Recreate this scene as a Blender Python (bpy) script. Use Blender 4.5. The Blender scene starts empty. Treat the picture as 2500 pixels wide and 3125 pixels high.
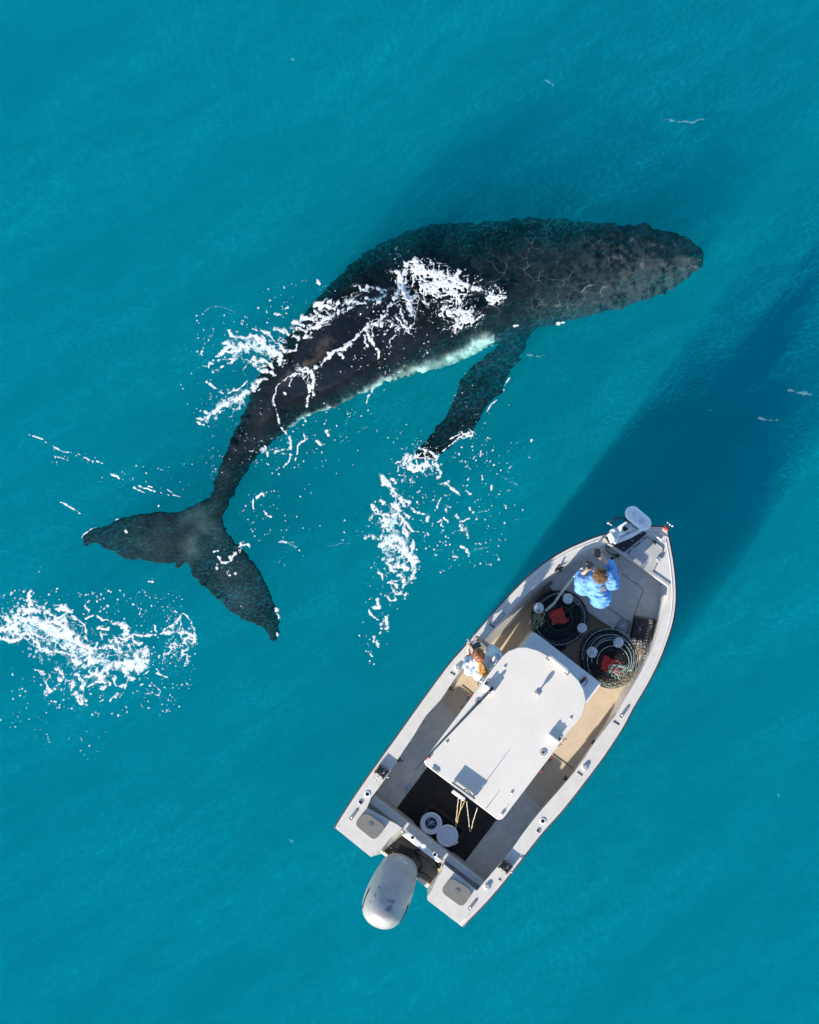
import bpy, bmesh, math, random
import numpy as np
from mathutils import Vector, Matrix
from mathutils.bvhtree import BVHTree
from mathutils.geometry import tessellate_polygon
R = math.radians
SC = bpy.context.scene
COL = SC.collection
random.seed(7)
# ------------------------------------------------------------------ camera, world, sun
H = 40.0                 # drone height above the water, m
FOC = 8396.0             # photo pixels (2500 wide) per unit slope
cam = bpy.data.cameras.new("camera"); camo = bpy.data.objects.new("camera", cam); COL.objects.link(camo)
camo.location = (0, 0, H); camo.rotation_euler = (0, 0, 0)
cam.sensor_fit = 'HORIZONTAL'; cam.sensor_width = 36.0
cam.lens = 36.0 * FOC / 2500.0
cam.clip_start = 0.5; cam.clip_end = 500
SC.camera = camo
SUN_EL = 23.5; SUN_ROT = 217.4
w = bpy.data.worlds.new("World"); SC.world = w; w.use_nodes = True
nt = w.node_tree
sky = nt.nodes.new("ShaderNodeTexSky"); sky.sky_type = 'NISHITA'; sky.sun_disc = False
sky.sun_elevation = R(SUN_EL); sky.sun_rotation = R(SUN_ROT); sky.ozone_density = 3.0; sky.dust_density = 0.3
nt.links.new(sky.outputs[0], nt.nodes["Background"].inputs[0])
nt.nodes["Background"].inputs[1].default_value = 0.14
sl = bpy.data.lights.new("sun", 'SUN'); slo = bpy.data.objects.new("sun", sl); COL.objects.link(slo)
sl.energy = 5.0; sl.angle = R(0.5); sl.color = (1.0, 0.92, 0.79)
sd = Vector((0.607 * math.cos(R(SUN_EL)), 0.7947 * math.cos(R(SUN_EL)), -math.sin(R(SUN_EL))))
slo.rotation_euler = sd.to_track_quat('-Z', 'Y').to_euler(); slo.location = (-6, -9, 12)
SC.view_settings.view_transform = 'Standard'; SC.view_settings.look = 'None'
SC.view_settings.exposure = 0.62; SC.view_settings.gamma = 1.0
SC.cycles.use_denoising = True
SC.cycles.max_bounces = 6; SC.cycles.volume_bounces = 2
SC.cycles.transparent_max_bounces = 8

# ------------------------------------------------------------------ helpers
def P(px, py, z=0.0):
    """photo pixel (2500x3125) at height z -> world"""
    k = (H - z) / FOC
    return Vector(((px - 1250.0) * k, (1562.5 - py) * k, z))
def region(ox, oy, s):
    return lambda x, y, z=0.0: P(ox + x / s, oy + y / s, z)
R1 = region(1550, 1500, 2.875); R2 = region(1300, 1850, 2.875); R3 = region(1000, 2250, 2.6538)
R4 = region(550, 750, 2.4643); R5 = region(1200, 600, 1.725); R6 = region(200, 1400, 2.15625)
R7 = region(0, 1700, 2.4643); R8 = region(1000, 1250, 2.4643); RD = region(0, 0, 0.69)
RP = region(1600, 1750, 4.5395); RW = region(1360, 1900, 6.1607); RT = region(1700, 1520, 4.3125)

def mat(name, col, rough=0.5, metal=0.0, var=0.0, vscale=8.0, bump=0.0, bscale=40.0, col2=None, spec=0.5, coat=0.0, emit=None):
    m = bpy.data.materials.new(name); m.use_nodes = True
    t = m.node_tree; b = t.nodes["Principled BSDF"]
    b.inputs["Base Color"].default_value = (*col, 1); b.inputs["Roughness"].default_value = rough
    b.inputs["Metallic"].default_value = metal; b.inputs["Specular IOR Level"].default_value = spec
    b.inputs["Coat Weight"].default_value = coat
    tc = t.nodes.new("ShaderNodeTexCoord")
    if var > 0 or col2:
        n = t.nodes.new("ShaderNodeTexNoise"); n.inputs["Scale"].default_value = vscale
        n.inputs["Detail"].default_value = 6; n.inputs["Roughness"].default_value = 0.65
        t.links.new(tc.outputs["Object"], n.inputs["Vector"])
        r = t.nodes.new("ShaderNodeValToRGB"); r.color_ramp.elements[0].position = 0.32; r.color_ramp.elements[1].position = 0.68
        c2 = col2 or tuple(c * (1 - var) for c in col)
        r.color_ramp.elements[0].color = (*c2, 1); r.color_ramp.elements[1].color = (*col, 1)
        t.links.new(n.outputs["Fac"], r.inputs["Fac"]); t.links.new(r.outputs["Color"], b.inputs["Base Color"])
    if bump > 0:
        n2 = t.nodes.new("ShaderNodeTexNoise"); n2.inputs["Scale"].default_value = bscale; n2.inputs["Detail"].default_value = 4
        t.links.new(tc.outputs["Object"], n2.inputs["Vector"])
        bp = t.nodes.new("ShaderNodeBump"); bp.inputs["Strength"].default_value = bump; bp.inputs["Distance"].default_value = 0.01
        t.links.new(n2.outputs["Fac"], bp.inputs["Height"]); t.links.new(bp.outputs["Normal"], b.inputs["Normal"])
    return m

def tag(o, label=None, cat=None, group=None, kind=None):
    if label: o["label"] = label
    if cat: o["category"] = cat
    if group: o["group"] = group
    if kind: o["kind"] = kind
    return o
def empty(name, loc, label, cat, group=None):
    o = bpy.data.objects.new(name, None); COL.objects.link(o); o.location = loc
    o.empty_display_size = 0.1
    return tag(o, label, cat, group)
def root_loc(p):
    v = Vector((0, 0, 0))
    while p is not None:
        v = v + Vector(p.location); p = p.parent
    return v
def link_mesh(name, me, m, parent=None, smooth=True, loc=None):
    """vertices are in world metres; stored relative to the parent's base"""
    off = root_loc(parent) if parent else (Vector(loc) if loc is not None else Vector((0, 0, 0)))
    if off.length > 0: me.transform(Matrix.Translation(-off))
    for mm in (m if isinstance(m, (list, tuple)) else [m]): me.materials.append(mm)
    o = bpy.data.objects.new(name, me); COL.objects.link(o)
    if parent: o.parent = parent
    else: o.location = off
    if smooth: me.shade_smooth()
    else: me.shade_flat()
    return o
def copy_tree(o, parent=None):
    c = o.copy(); COL.objects.link(c); c.parent = parent
    for ch in list(o.children): copy_tree(ch, c)
    return c

class MB:
    def __init__(s): s.v = []; s.f = []
    def add(s, vs, fs):
        n = len(s.v); s.v += [tuple(x) for x in vs]; s.f += [tuple(i + n for i in f) for f in fs]; return s
    def prism(s, poly, z0, z1, holes=(), bottom=True, inset=0.0):
        """poly: list of Vectors (xy used); vertical prism z0..z1; z0/z1 may be callables of a point"""
        f0 = z0 if callable(z0) else (lambda p: z0); f1 = z1 if callable(z1) else (lambda p: z1)
        loops = [list(poly)] + [list(h) for h in holes]
        flat = [p for l in loops for p in l]
        tris = tessellate_polygon([[Vector((p[0], p[1], 0)) for p in l] for l in loops])
        n = len(flat)
        vs = [(p[0], p[1], f1(p)) for p in flat] + [(p[0], p[1], f0(p)) for p in flat]
        fs = []
        for t in tris:
            a, b, c = (Vector((flat[i][0], flat[i][1])) for i in t)
            up = (b - a).cross(c - a) > 0
            t = tuple(t) if up else tuple(reversed(t))
            fs.append(t)
            if bottom: fs.append(tuple(i + n for i in reversed(t)))
        k = 0
        for li, l in enumerate(loops):
            m = len(l)
            area = sum(l[i][0] * l[(i + 1) % m][1] - l[(i + 1) % m][0] * l[i][1] for i in range(m))
            for i in range(m):
                a, b = k + i, k + (i + 1) % m
                q = (a + n, b + n, b, a)
                if (area < 0) != (li > 0): q = tuple(reversed(q))
                fs.append(q)
            k += m
        return s.add(vs, fs)
    def box(s, c, size, rot=0.0, ax=None):
        """axis box centred at c; rot about z, or ax = (X,Y,Z) unit vectors"""
        if ax is None:
            X = Vector((math.cos(rot), math.sin(rot), 0)); Y = Vector((-math.sin(rot), math.cos(rot), 0)); Z = Vector((0, 0, 1))
        else: X, Y, Z = ax
        c = Vector(c); h = [k / 2 for k in size]
        vs = [c + X * (h[0] * a) + Y * (h[1] * b) + Z * (h[2] * d) for a in (-1, 1) for b in (-1, 1) for d in (-1, 1)]
        return s.add(vs, [(0, 1, 3, 2), (4, 6, 7, 5), (0, 4, 5, 1), (2, 3, 7, 6), (0, 2, 6, 4), (1, 5, 7, 3)])
    def tube(s, pts, r, n=8, closed=False, caps=True):
        pts = [Vector(p) for p in pts]; m = len(pts)
        rs = r if isinstance(r, (list, tuple)) else [r] * m
        base = len(s.v); ref = Vector((0, 0, 1)); prev = None; vs = []
        for i, p in enumerate(pts):
            a = pts[(i - 1) % m] if (closed or i > 0) else p; b = pts[(i + 1) % m] if (closed or i < m - 1) else p
            t = (b - a); t = t.normalized() if t.length > 1e-9 else Vector((0, 0, 1))
            if prev is None:
                u = t.cross(ref);
                if u.length < 0.05: u = t.cross(Vector((1, 0, 0)))
                u.normalize()
            else:
                u = prev - t * prev.dot(t)
                u = u.normalized() if u.length > 1e-6 else t.orthogonal().normalized()
            prev = u; v = t.cross(u)
            for k in range(n):
                an = 2 * math.pi * k / n
                vs.append(p + (u * math.cos(an) + v * math.sin(an)) * rs[i])
        fs = []
        for i in range(m if closed else m - 1):
            j = (i + 1) % m
            for k in range(n):
                k2 = (k + 1) % n
                fs.append((i * n + k, i * n + k2, j * n + k2, j * n + k))
        if caps and not closed:
            fs.append(tuple(reversed(range(n)))); fs.append(tuple((m - 1) * n + k for k in range(n)))
        return s.add(vs, fs)
    def ball(s, c, r, nu=16, nv=10, axes=None):
        c = Vector(c); rx, ry, rz = (r if isinstance(r, (list, tuple)) else (r, r, r))
        X, Y, Z = axes or (Vector((1, 0, 0)), Vector((0, 1, 0)), Vector((0, 0, 1)))
        vs = [c - Z * rz]; fs = []
        for j in range(1, nv):
            ph = -math.pi / 2 + math.pi * j / nv
            for i in range(nu):
                th = 2 * math.pi * i / nu
                vs.append(c + X * (rx * math.cos(ph) * math.cos(th)) + Y * (ry * math.cos(ph) * math.sin(th)) + Z * (rz * math.sin(ph)))
        vs.append(c + Z * rz); top = len(vs) - 1
        for i in range(nu):
            fs.append((0, 1 + (i + 1) % nu, 1 + i)); fs.append((top, top - nu + i, top - nu + (i + 1) % nu))
        for j in range(nv - 2):
            for i in range(nu):
                a = 1 + j * nu + i; b = 1 + j * nu + (i + 1) % nu
                fs.append((a, b, b + nu, a + nu))
        return s.add(vs, fs)
    def lathe(s, c, prof, n=24, axis=None):
        """prof: (radius, height) pairs from bottom outside upward"""
        c = Vector(c); Z = Vector(axis).normalized() if axis else Vector((0, 0, 1))
        X = Z.orthogonal().normalized(); Y = Z.cross(X)
        vs = []; fs = []
        for r_, h_ in prof:
            for i in range(n):
                a = 2 * math.pi * i / n
                vs.append(c + X * (r_ * math.cos(a)) + Y * (r_ * math.sin(a)) + Z * h_)
        for j in range(len(prof) - 1):
            for i in range(n):
                i2 = (i + 1) % n
                fs.append((j * n + i, j * n + i2, (j + 1) * n + i2, (j + 1) * n + i))
        return s.add(vs, fs)
    def strip(s, a, b, closed=False):
        """quad strip between two equally long point lists"""
        n = len(a); fs = [(i, (i + 1) % n, n + (i + 1) % n, n + i) for i in range(n if closed else n - 1)]
        return s.add(list(a) + list(b), fs)
    def loft(s, rings, closed=True, caps=True):
        n = len(rings[0]); vs = [p for r_ in rings for p in r_]; fs = []
        for j in range(len(rings) - 1):
            for i in range(n if closed else n - 1):
                i2 = (i + 1) % n
                fs.append((j * n + i, j * n + i2, (j + 1) * n + i2, (j + 1) * n + i))
        if caps: fs.append(tuple(reversed(range(n)))); fs.append(tuple((len(rings) - 1) * n + i for i in range(n)))
        return s.add(vs, fs)
    def mesh(s, name):
        me = bpy.data.meshes.new(name); me.from_pydata([tuple(v) for v in s.v], [], s.f); me.update()
        bm = bmesh.new(); bm.from_mesh(me); bmesh.ops.remove_doubles(bm, verts=bm.verts, dist=1e-5)
        bmesh.ops.recalc_face_normals(bm, faces=bm.faces); bm.to_mesh(me); bm.free()
        return me
    def build(s, name, m, parent=None, smooth=False, bevel=0.0, seg=2, loc=None):
        me = s.mesh(name); o = link_mesh(name, me, m, parent, smooth, loc)
        if bevel > 0:
            b = o.modifiers.new("bevel", 'BEVEL'); b.width = bevel; b.segments = seg; b.limit_method = 'ANGLE'; b.angle_limit = R(35)
            b.harden_normals = False
        return o

def rounded(poly, r, n=5):
    """round the corners of a polygon of Vectors"""
    out = []; m = len(poly)
    for i in range(m):
        p = Vector(poly[i]).to_2d(); a = Vector(poly[i - 1]).to_2d(); b = Vector(poly[(i + 1) % m]).to_2d()
        da = (a - p); db = (b - p); rr = min(r, da.length * 0.45, db.length * 0.45)
        p0 = p + da.normalized() * rr; p1 = p + db.normalized() * rr
        for k in range(n + 1):
            t = k / n; q = p0 * (1 - t) ** 2 + p * 2 * t * (1 - t) + p1 * t * t
            out.append(Vector((q.x, q.y, poly[i][2] if len(poly[i]) > 2 else 0)))
    return out
def resample(pts, n, closed=False):
    pts = [Vector(p) for p in pts]
    if closed: pts = pts + [pts[0]]
    L = [0]
    for a, b in zip(pts, pts[1:]): L.append(L[-1] + (b - a).length)
    out = []
    tot = L[-1]; m = n if closed else n - 1
    for k in range(n):
        d = tot * k / m; i = 0
        while i < len(L) - 2 and L[i + 1] < d: i += 1
        t = (d - L[i]) / max(L[i + 1] - L[i], 1e-9); out.append(pts[i].lerp(pts[i + 1], min(t, 1)))
    return out
def smooth_path(pts, n=8):
    """Catmull-Rom through the points"""
    pts = [Vector(p) for p in pts]; q = [pts[0] * 2 - pts[1]] + pts + [pts[-1] * 2 - pts[-2]]; out = []
    for i in range(1, len(q) - 2):
        for k in range(n):
            t = k / n; a, b, c, d = q[i - 1], q[i], q[i + 1], q[i + 2]
            out.append(0.5 * ((2 * b) + (c - a) * t + (2 * a - 5 * b + 4 * c - d) * t * t + (3 * b - a - 3 * c + d) * t ** 3))
    out.append(pts[-1]); return out
def remeshed(mb, voxel, smooth_it=3, name="body"):
    me = mb.mesh(name); o = bpy.data.objects.new("tmp_shape", me); COL.objects.link(o)
    md = o.modifiers.new("r", 'REMESH'); md.mode = 'VOXEL'; md.voxel_size = voxel
    if smooth_it:
        sm = o.modifiers.new("s", 'SMOOTH'); sm.iterations = smooth_it; sm.factor = 0.5
    dg = bpy.context.evaluated_depsgraph_get(); dg.update()
    out = bpy.data.meshes.new_from_object(o.evaluated_get(dg)); out.name = name
    bpy.data.objects.remove(o); bpy.data.meshes.remove(me)
    return out
def limb(mb, a, b, ra, rb, n=14):
    """tapered capsule"""
    a, b = Vector(a), Vector(b); mb.ball(a, ra, n, 8); mb.ball(b, rb, n, 8); mb.tube([a, a.lerp(b, .5), b], [ra, (ra + rb) / 2, rb], n); return mb

# numpy noise
_rng = np.random.RandomState(11); _T = _rng.rand(256, 256)
def vnoise(x, y):
    xi = np.floor(x).astype(int); yi = np.floor(y).astype(int); fx = x - xi; fy = y - yi
    fx = fx * fx * (3 - 2 * fx); fy = fy * fy * (3 - 2 * fy)
    a = _T[xi & 255, yi & 255]; b = _T[(xi + 1) & 255, yi & 255]; c = _T[xi & 255, (yi + 1) & 255]; d = _T[(xi + 1) & 255, (yi + 1) & 255]
    return (a * (1 - fx) + b * fx) * (1 - fy) + (c * (1 - fx) + d * fx) * fy
def fbm(x, y, o=4, lac=2.1, g=0.5):
    s = 0; a = 1; tot = 0
    for k in range(o):
        s = s + a * vnoise(x + 17.3 * k, y + 9.1 * k); tot += a; a *= g; x = x * lac; y = y * lac
    return s / tot

# ------------------------------------------------------------------ water
def make_water():
    m = bpy.data.materials.new("sea_water"); m.use_nodes = True; t = m.node_tree
    t.nodes.remove(t.nodes["Principled BSDF"]); out = t.nodes["Material Output"]
    sc_ = t.nodes.new("ShaderNodeVolumeScatter"); sc_.inputs["Color"].default_value = (0.003, 0.385, 0.55, 1); sc_.inputs["Density"].default_value = 0.41
    sc_.inputs["Anisotropy"].default_value = 0.0
    ab = t.nodes.new("ShaderNodeVolumeAbsorption"); ab.inputs["Color"].default_value = (0.0, 0.81, 0.87, 1); ab.inputs["Density"].default_value = 0.46
    ad = t.nodes.new("ShaderNodeAddShader"); t.links.new(sc_.outputs[0], ad.inputs[0]); t.links.new(ab.outputs[0], ad.inputs[1])
    t.links.new(ad.outputs[0], out.inputs["Volume"])
    mb = MB(); mb.box((0, 0, -3.01), (160, 160, 5.4)); o = mb.build("water", m); tag(o, kind="structure")
    # deep water under it
    d = bpy.data.materials.new("deep_water"); d.use_nodes = True; t = d.node_tree; b = t.nodes["Principled BSDF"]
    b.inputs["Roughness"].default_value = 1.0; b.inputs["Specular IOR Level"].default_value = 0.0
    tc = t.nodes.new("ShaderNodeTexCoord"); mp = t.nodes.new("ShaderNodeMapping")
    mp.vector_type = 'TEXTURE'; mp.inputs["Rotation"].default_value = (0, 0, R(36)); mp.inputs["Scale"].default_value = (12, 2.6, 1)
    n = t.nodes.new("ShaderNodeTexNoise"); n.inputs["Scale"].default_value = 1.0; n.inputs["Detail"].default_value = 5
    r = t.nodes.new("ShaderNodeValToRGB"); r.color_ramp.elements[0].position = 0.3; r.color_ramp.elements[1].position = 0.7
    r.color_ramp.elements[0].color = (0.0, 0.03, 0.07, 1); r.color_ramp.elements[1].color = (0.0, 0.17, 0.26, 1)
    t.links.new(tc.outputs["Object"], mp.inputs[0]); t.links.new(mp.outputs[0], n.inputs["Vector"])
    t.links.new(n.outputs["Fac"], r.inputs[0]); t.links.new(r.outputs[0], b.inputs["Base Color"])
    mb = MB(); mb.box((0, 0, -6.1), (300, 300, 0.5)); o = mb.build("water", d); tag(o, kind="structure")
make_water()
def make_surface_water():
    """the rippled top layer: the same water, with the density changing from ripple to ripple and swell to swell"""
    m = bpy.data.materials.new("rippled_water"); m.use_nodes = True; t = m.node_tree
    t.nodes.remove(t.nodes["Principled BSDF"]); out = t.nodes["Material Output"]
    tc = t.nodes.new("ShaderNodeTexCoord")
    def noise(scale, detail, rot, sx, sy, rough=.55, dist=0.0):
        mp = t.nodes.new("ShaderNodeMapping"); mp.vector_type = 'TEXTURE'; mp.inputs["Rotation"].default_value = (0, 0, R(rot)); mp.inputs["Scale"].default_value = (sx, sy, 1000.0)
        n = t.nodes.new("ShaderNodeTexNoise"); n.inputs["Scale"].default_value = scale; n.inputs["Detail"].default_value = detail; n.inputs["Roughness"].default_value = rough; n.inputs["Distortion"].default_value = dist
        t.links.new(tc.outputs["Object"], mp.inputs[0]); t.links.new(mp.outputs[0], n.inputs["Vector"]); return n.outputs["Fac"]
    def ramp(f, a, b, lo, hi):
        r = t.nodes.new("ShaderNodeMapRange"); r.inputs["From Min"].default_value = a; r.inputs["From Max"].default_value = b; r.inputs["To Min"].default_value = lo; r.inputs["To Max"].default_value = hi
        t.links.new(f, r.inputs["Value"]); return r.outputs[0]
    def op(k, a, b):
        o = t.nodes.new("ShaderNodeMath"); o.operation = k
        for i, v in enumerate((a, b)):
            if isinstance(v, float): o.inputs[i].default_value = v
            else: t.links.new(v, o.inputs[i])
        return o.outputs[0]
    swell = ramp(noise(.9, 5, 34, 4.5, .9), .32, .68, .25, 1.7)
    chop = ramp(noise(3.2, 4, 28, 2.0, .7, .6, .6), .36, .68, .55, 1.35)
    rip = ramp(noise(24.0, 3, 20, 1.3, .8, .75, .4), .46, .72, .45, 4.2)
    d = op('MULTIPLY', op('MULTIPLY', swell, chop), rip); d = op('MULTIPLY', d, .40)
    sc_ = t.nodes.new("ShaderNodeVolumeScatter"); sc_.inputs["Color"].default_value = (0.004, 0.30, 0.385, 1); t.links.new(d, sc_.inputs["Density"])
    ab = t.nodes.new("ShaderNodeVolumeAbsorption"); ab.inputs["Color"].default_value = (0.0, 0.81, 0.87, 1); ab.inputs["Density"].default_value = 0.36
    ad = t.nodes.new("ShaderNodeAddShader"); t.links.new(sc_.outputs[0], ad.inputs[0]); t.links.new(ab.outputs[0], ad.inputs[1]); t.links.new(ad.outputs[0], out.inputs["Volume"])
    mb = MB(); mb.box((0, 0, -.15), (60, 60, .30)); o = mb.build("water", m); tag(o, kind="structure")
make_surface_water()
SC.cycles.volume_step_rate = 1.0; SC.cycles.volume_max_steps = 64
# ------------------------------------------------------------------ whale
def grid_in_poly(poly, res):
    """regular grid over a polygon with the distance of each node to its edge (negative outside)"""
    pts = np.array([(p[0], p[1]) for p in poly]); x0, y0 = pts.min(0) - 2 * res; x1, y1 = pts.max(0) + 2 * res
    X, Y = np.meshgrid(np.arange(x0, x1, res), np.arange(y0, y1, res), indexing='ij')
    d = np.full(X.shape, 1e9); ins = np.zeros(X.shape, bool); m = len(pts)
    for i in range(m):
        ax, ay = pts[i]; bx, by = pts[(i + 1) % m]
        dx, dy = bx - ax, by - ay; L = dx * dx + dy * dy + 1e-12
        t = np.clip(((X - ax) * dx + (Y - ay) * dy) / L, 0, 1)
        d = np.minimum(d, np.hypot(X - ax - t * dx, Y - ay - t * dy))
        c = ((ay > Y) != (by > Y)) & (X < (bx - ax) * (Y - ay) / (by - ay + 1e-12) + ax)
        ins ^= c
    return X, Y, np.where(ins, d, -d)
def plate(mb, poly, zf, tf, res=0.03):
    """solid fin: mid surface zf(x,y), half thickness tf(distance to edge)"""
    X, Y, D = grid_in_poly(poly, res); m = D > 0
    Z = zf(X, Y); Tt = tf(np.maximum(D, 0))
    cell = m[:-1, :-1] & m[1:, :-1] & m[:-1, 1:] & m[1:, 1:]
    idx = -np.ones(X.shape, int); used = np.zeros(X.shape, bool)
    for a, b in ((0, 0), (1, 0), (0, 1), (1, 1)):
        used[a:a + cell.shape[0], b:b + cell.shape[1]] |= cell
    idx[used] = np.arange(used.sum()); n = int(used.sum())
    vs = np.concatenate([np.stack([X[used], Y[used], (Z + Tt)[used]], 1), np.stack([X[used], Y[used], (Z - Tt)[used]], 1)])
    ci, cj = np.nonzero(cell); fs = []; edges = {}
    for i, j in zip(ci.tolist(), cj.tolist()):
        q = (idx[i, j], idx[i + 1, j], idx[i + 1, j + 1], idx[i, j + 1]); q = tuple(int(k) for k in q)
        fs.append(q); fs.append(tuple(k + n for k in reversed(q)))
        for a, b in zip(q, q[1:] + q[:1]):
            if (b, a) in edges: del edges[(b, a)]
            else: edges[(a, b)] = 1
    for a, b in edges: fs.append((a, a + n, b + n, b))
    return mb.add(vs.tolist(), fs)

def make_whale():
    # spine stations: display px (x, y), half width px, height of the back above water (m), depth ratio
    st = [(448, 1075, 17, -.24, .75), (462, 1045, 21, -.20, .95), (482, 998, 27, -.15, 1.15), (514, 938, 35, -.10, 1.2), (556, 880, 50, -.05, 1.1),
          (602, 822, 70, .00, .95), (662, 775, 92, .06, .85), (738, 712, 115, .085, .80), (815, 660, 138, .06, .78), (885, 627, 149, -.02, .76),
          (957, 601, 146, -.07, .76), (1040, 583, 129, -.10, .76), (1120, 567, 119, -.12, .76), (1200, 560, 108, -.14, .74), (1280, 553, 93, -.15, .72),
          (1350, 546, 77, -.17, .70), (1410, 540, 60, -.20, .68), (1450, 538, 43, -.23, .66), (1474, 540, 27, -.27, .66), (1487, 542, 11, -.33, .7)]
    pts = [Vector((a, b, 0)) for a, b, *_ in st]; sp = smooth_path(pts, 6)
    par = [Vector((h, zt, r_)) for _, _, h, zt, r_ in st]; pp = smooth_path(par, 6)
    rings = []; nseg = 48; N = len(sp)
    for i, (c, q) in enumerate(zip(sp, pp)):
        a = sp[max(i - 1, 0)]; b = sp[min(i + 1, N - 1)]
        hw = q[0] / 0.69 * H / FOC; bz = hw * q[2]; zt = q[1]
        cw = RD(c[0], c[1], 0); cw.x, cw.y = cw.x, cw.y
        t = (RD(b[0], b[1]) - RD(a[0], a[1])).normalized(); lat = Vector((t.y, -t.x, 0))   # right hand side = belly side in the picture
        f = i / (N - 1); zc = zt - bz
        ring = []
        for k in range(nseg):
            an = 2 * math.pi * k / nseg; ca, sa = math.cos(an), math.sin(an)
            e = 0.88 if f > .3 else 0.95
            x = math.copysign(abs(ca) ** e, ca) * hw; z = math.copysign(abs(sa) ** e, sa) * bz
            if sa < 0 and .35 < f < .95: z *= 1.12
            if f > .72 and sa > 0: z += 0.05 * math.exp(-(x / (hw * .18)) ** 2) * min(1, (f - .72) * 10)          # rostrum ridge
            if f < .62 and sa > 0: z += (0.07 if f > .04 else 0) * max(0, 1 - abs(x) / (hw * .45)) ** 1.0 * max(0, 1 - abs(f - .25) / .25)   # back ridge
            if .80 < f and abs(sa) < .5: x *= 1.03
            ring.append(cw + lat * x + Vector((0, 0, zc + z)))
        rings.append(ring)
    mb = MB(); mb.loft(rings)
    # dorsal fin, low and hooked
    fin = [R4(1640, 325, 0), R4(1570, 330, 0), R4(1500, 380, 0), R4(1420, 450, 0), R4(1330, 520, 0), R4(1290, 545, 0), R4(1330, 480, 0), R4(1410, 400, 0), R4(1490, 330, 0), R4(1570, 300, 0)]
    c0 = R4(1600, 360, 0.02); c1 = R4(1320, 560, 0.02)
    for k in range(12):
        t = k / 11; p = c0.lerp(c1, t); hgt = 0.16 * (math.sin(math.pi * min(1, t * 1.0)) ** .8) * (0.4 + 0.6 * t)
        p = p + Vector((-.02, .03, 0)); mb.ball(p + Vector((0, 0, hgt * .4 - .02)), (0.085 * (1 - .5 * t), .06, .05 + hgt * .55), 12, 8)
    # knuckles of the tail stock
    for (x, y) in ((640, 1100), (560, 1180), (500, 1290), (430, 1400), (380, 1480)):
        p = R4(x, y, 0); mb.ball((p.x + .05, p.y - .04, -.16), (.09, .09, .08), 12, 8)
    # flukes
    fl = [(905, 262), (870, 290), (840, 310), (760, 338), (700, 345), (640, 348), (580, 345), (520, 355), (460, 360), (420, 370), (370, 382), (330, 398), (290, 420), (260, 435), (215, 442), (180, 455), (150, 472), (125, 492), (105, 520), (102, 555), (112, 580), (140, 592),
          (160, 566), (185, 575), (200, 562), (222, 570), (235, 592), (260, 592), (285, 612), (310, 612), (330, 636), (355, 636), (385, 658), (415, 655), (440, 668), (470, 655), (492, 662), (500, 685), (520, 672), (545, 692), (570, 682), (600, 697), (635, 688), (660, 700), (700, 690), (725, 682),
          (722, 705), (705, 728), (740, 715), (775, 700), (792, 686), (803, 692), (806, 716), (822, 712), (832, 735), (828, 765), (850, 790), (878, 808), (880, 830), (910, 838), (940, 860), (950, 890), (975, 903), (985, 930), (1010, 940), (1035, 965), (1045, 985), (1080, 1000), (1100, 1022), (1135, 1035), (1160, 1062), (1190, 1078), (1220, 1085), (1250, 1102), (1280, 1105), (1300, 1112),
          (1312, 1128), (1322, 1152), (1338, 1172), (1348, 1192), (1365, 1205), (1380, 1207), (1392, 1192), (1408, 1160), (1412, 1120), (1416, 1080), (1414, 1040), (1408, 1010), (1398, 985), (1385, 950), (1370, 920), (1358, 890), (1340, 850), (1325, 815), (1300, 780), (1285, 745), (1262, 710), (1240, 680), (1218, 655), (1200, 622), (1180, 600), (1158, 572), (1130, 548), (1105, 515), (1080, 492), (1060, 465), (1048, 435), (1046, 400), (1050, 370), (1065, 330), (1085, 290), (1060, 250), (960, 250)]
    fl = [R6(x, y, -.34) for x, y in fl]
    stock = R6(960, 420, 0)
    def zf(X, Y):
        d = np.hypot(X - stock.x, Y - stock.y); return -.32 + .05 * np.cos(d * 1.6) + 0.03 * np.sin(X * 5)
    plate(mb, fl, zf, lambda D: .018 + .105 * (1 - np.exp(-D * 2.2)), .022)
    # long flipper on the near side
    fp = [(625, 640), (590, 700), (555, 765), (520, 800), (480, 838), (440, 868), (420, 890), (390, 912), (372, 935), (350, 958), (338, 985), (332, 1020), (322, 1050), (306, 1078), (290, 1110), (282, 1140), (262, 1168), (240, 1190), (215, 1218), (205, 1245), (185, 1262), (165, 1290), (145, 1302), (120, 1335), (105, 1375), (130, 1400), (180, 1398),
          (232, 1370), (255, 1362), (272, 1342), (300, 1325), (322, 1298), (350, 1278), (390, 1256), (420, 1240), (438, 1212), (455, 1190), (468, 1155), (482, 1140), (488, 1108), (508, 1090), (530, 1062), (560, 1048), (580, 1030), (580, 1005), (596, 985), (602, 958), (620, 940), (624, 910), (650, 890), (668, 868), (695, 852), (664, 838), (690, 820), (705, 795), (712, 760), (718, 745), (738, 722), (770, 690), (740, 640)]
    fp = [R5(x, y, -.4) for x, y in fp]; tip = R5(170, 1370); rt = R5(680, 700)
    def zf2(X, Y):
        t = np.clip(((X - rt.x) * (tip.x - rt.x) + (Y - rt.y) * (tip.y - rt.y)) / ((tip - rt).to_2d().length_squared), 0, 1)
        return -.62 + .50 * t
    plate(mb, fp, zf2, lambda D: .015 + .10 * (1 - np.exp(-D * 4)), .02)
    # far flipper, deep under the far side
    p0 = RD(1040, 540, -1.0); p1 = RD(930, 540, -1.7); p2 = RD(870, 560, -2.1); p3 = RD(800, 600, -2.4)
    mb.tube(smooth_path([p0, p1, p2, p3], 5), [.24 - .012 * k for k in range(16)], 12)
    me = remeshed(mb, .024, 3, "whale_body")
    # skin relief: tubercles on the head, ragged outline, scars
    n = len(me.vertices); co = np.empty(n * 3); me.vertices.foreach_get("co", co); co = co.reshape(-1, 3)
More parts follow.
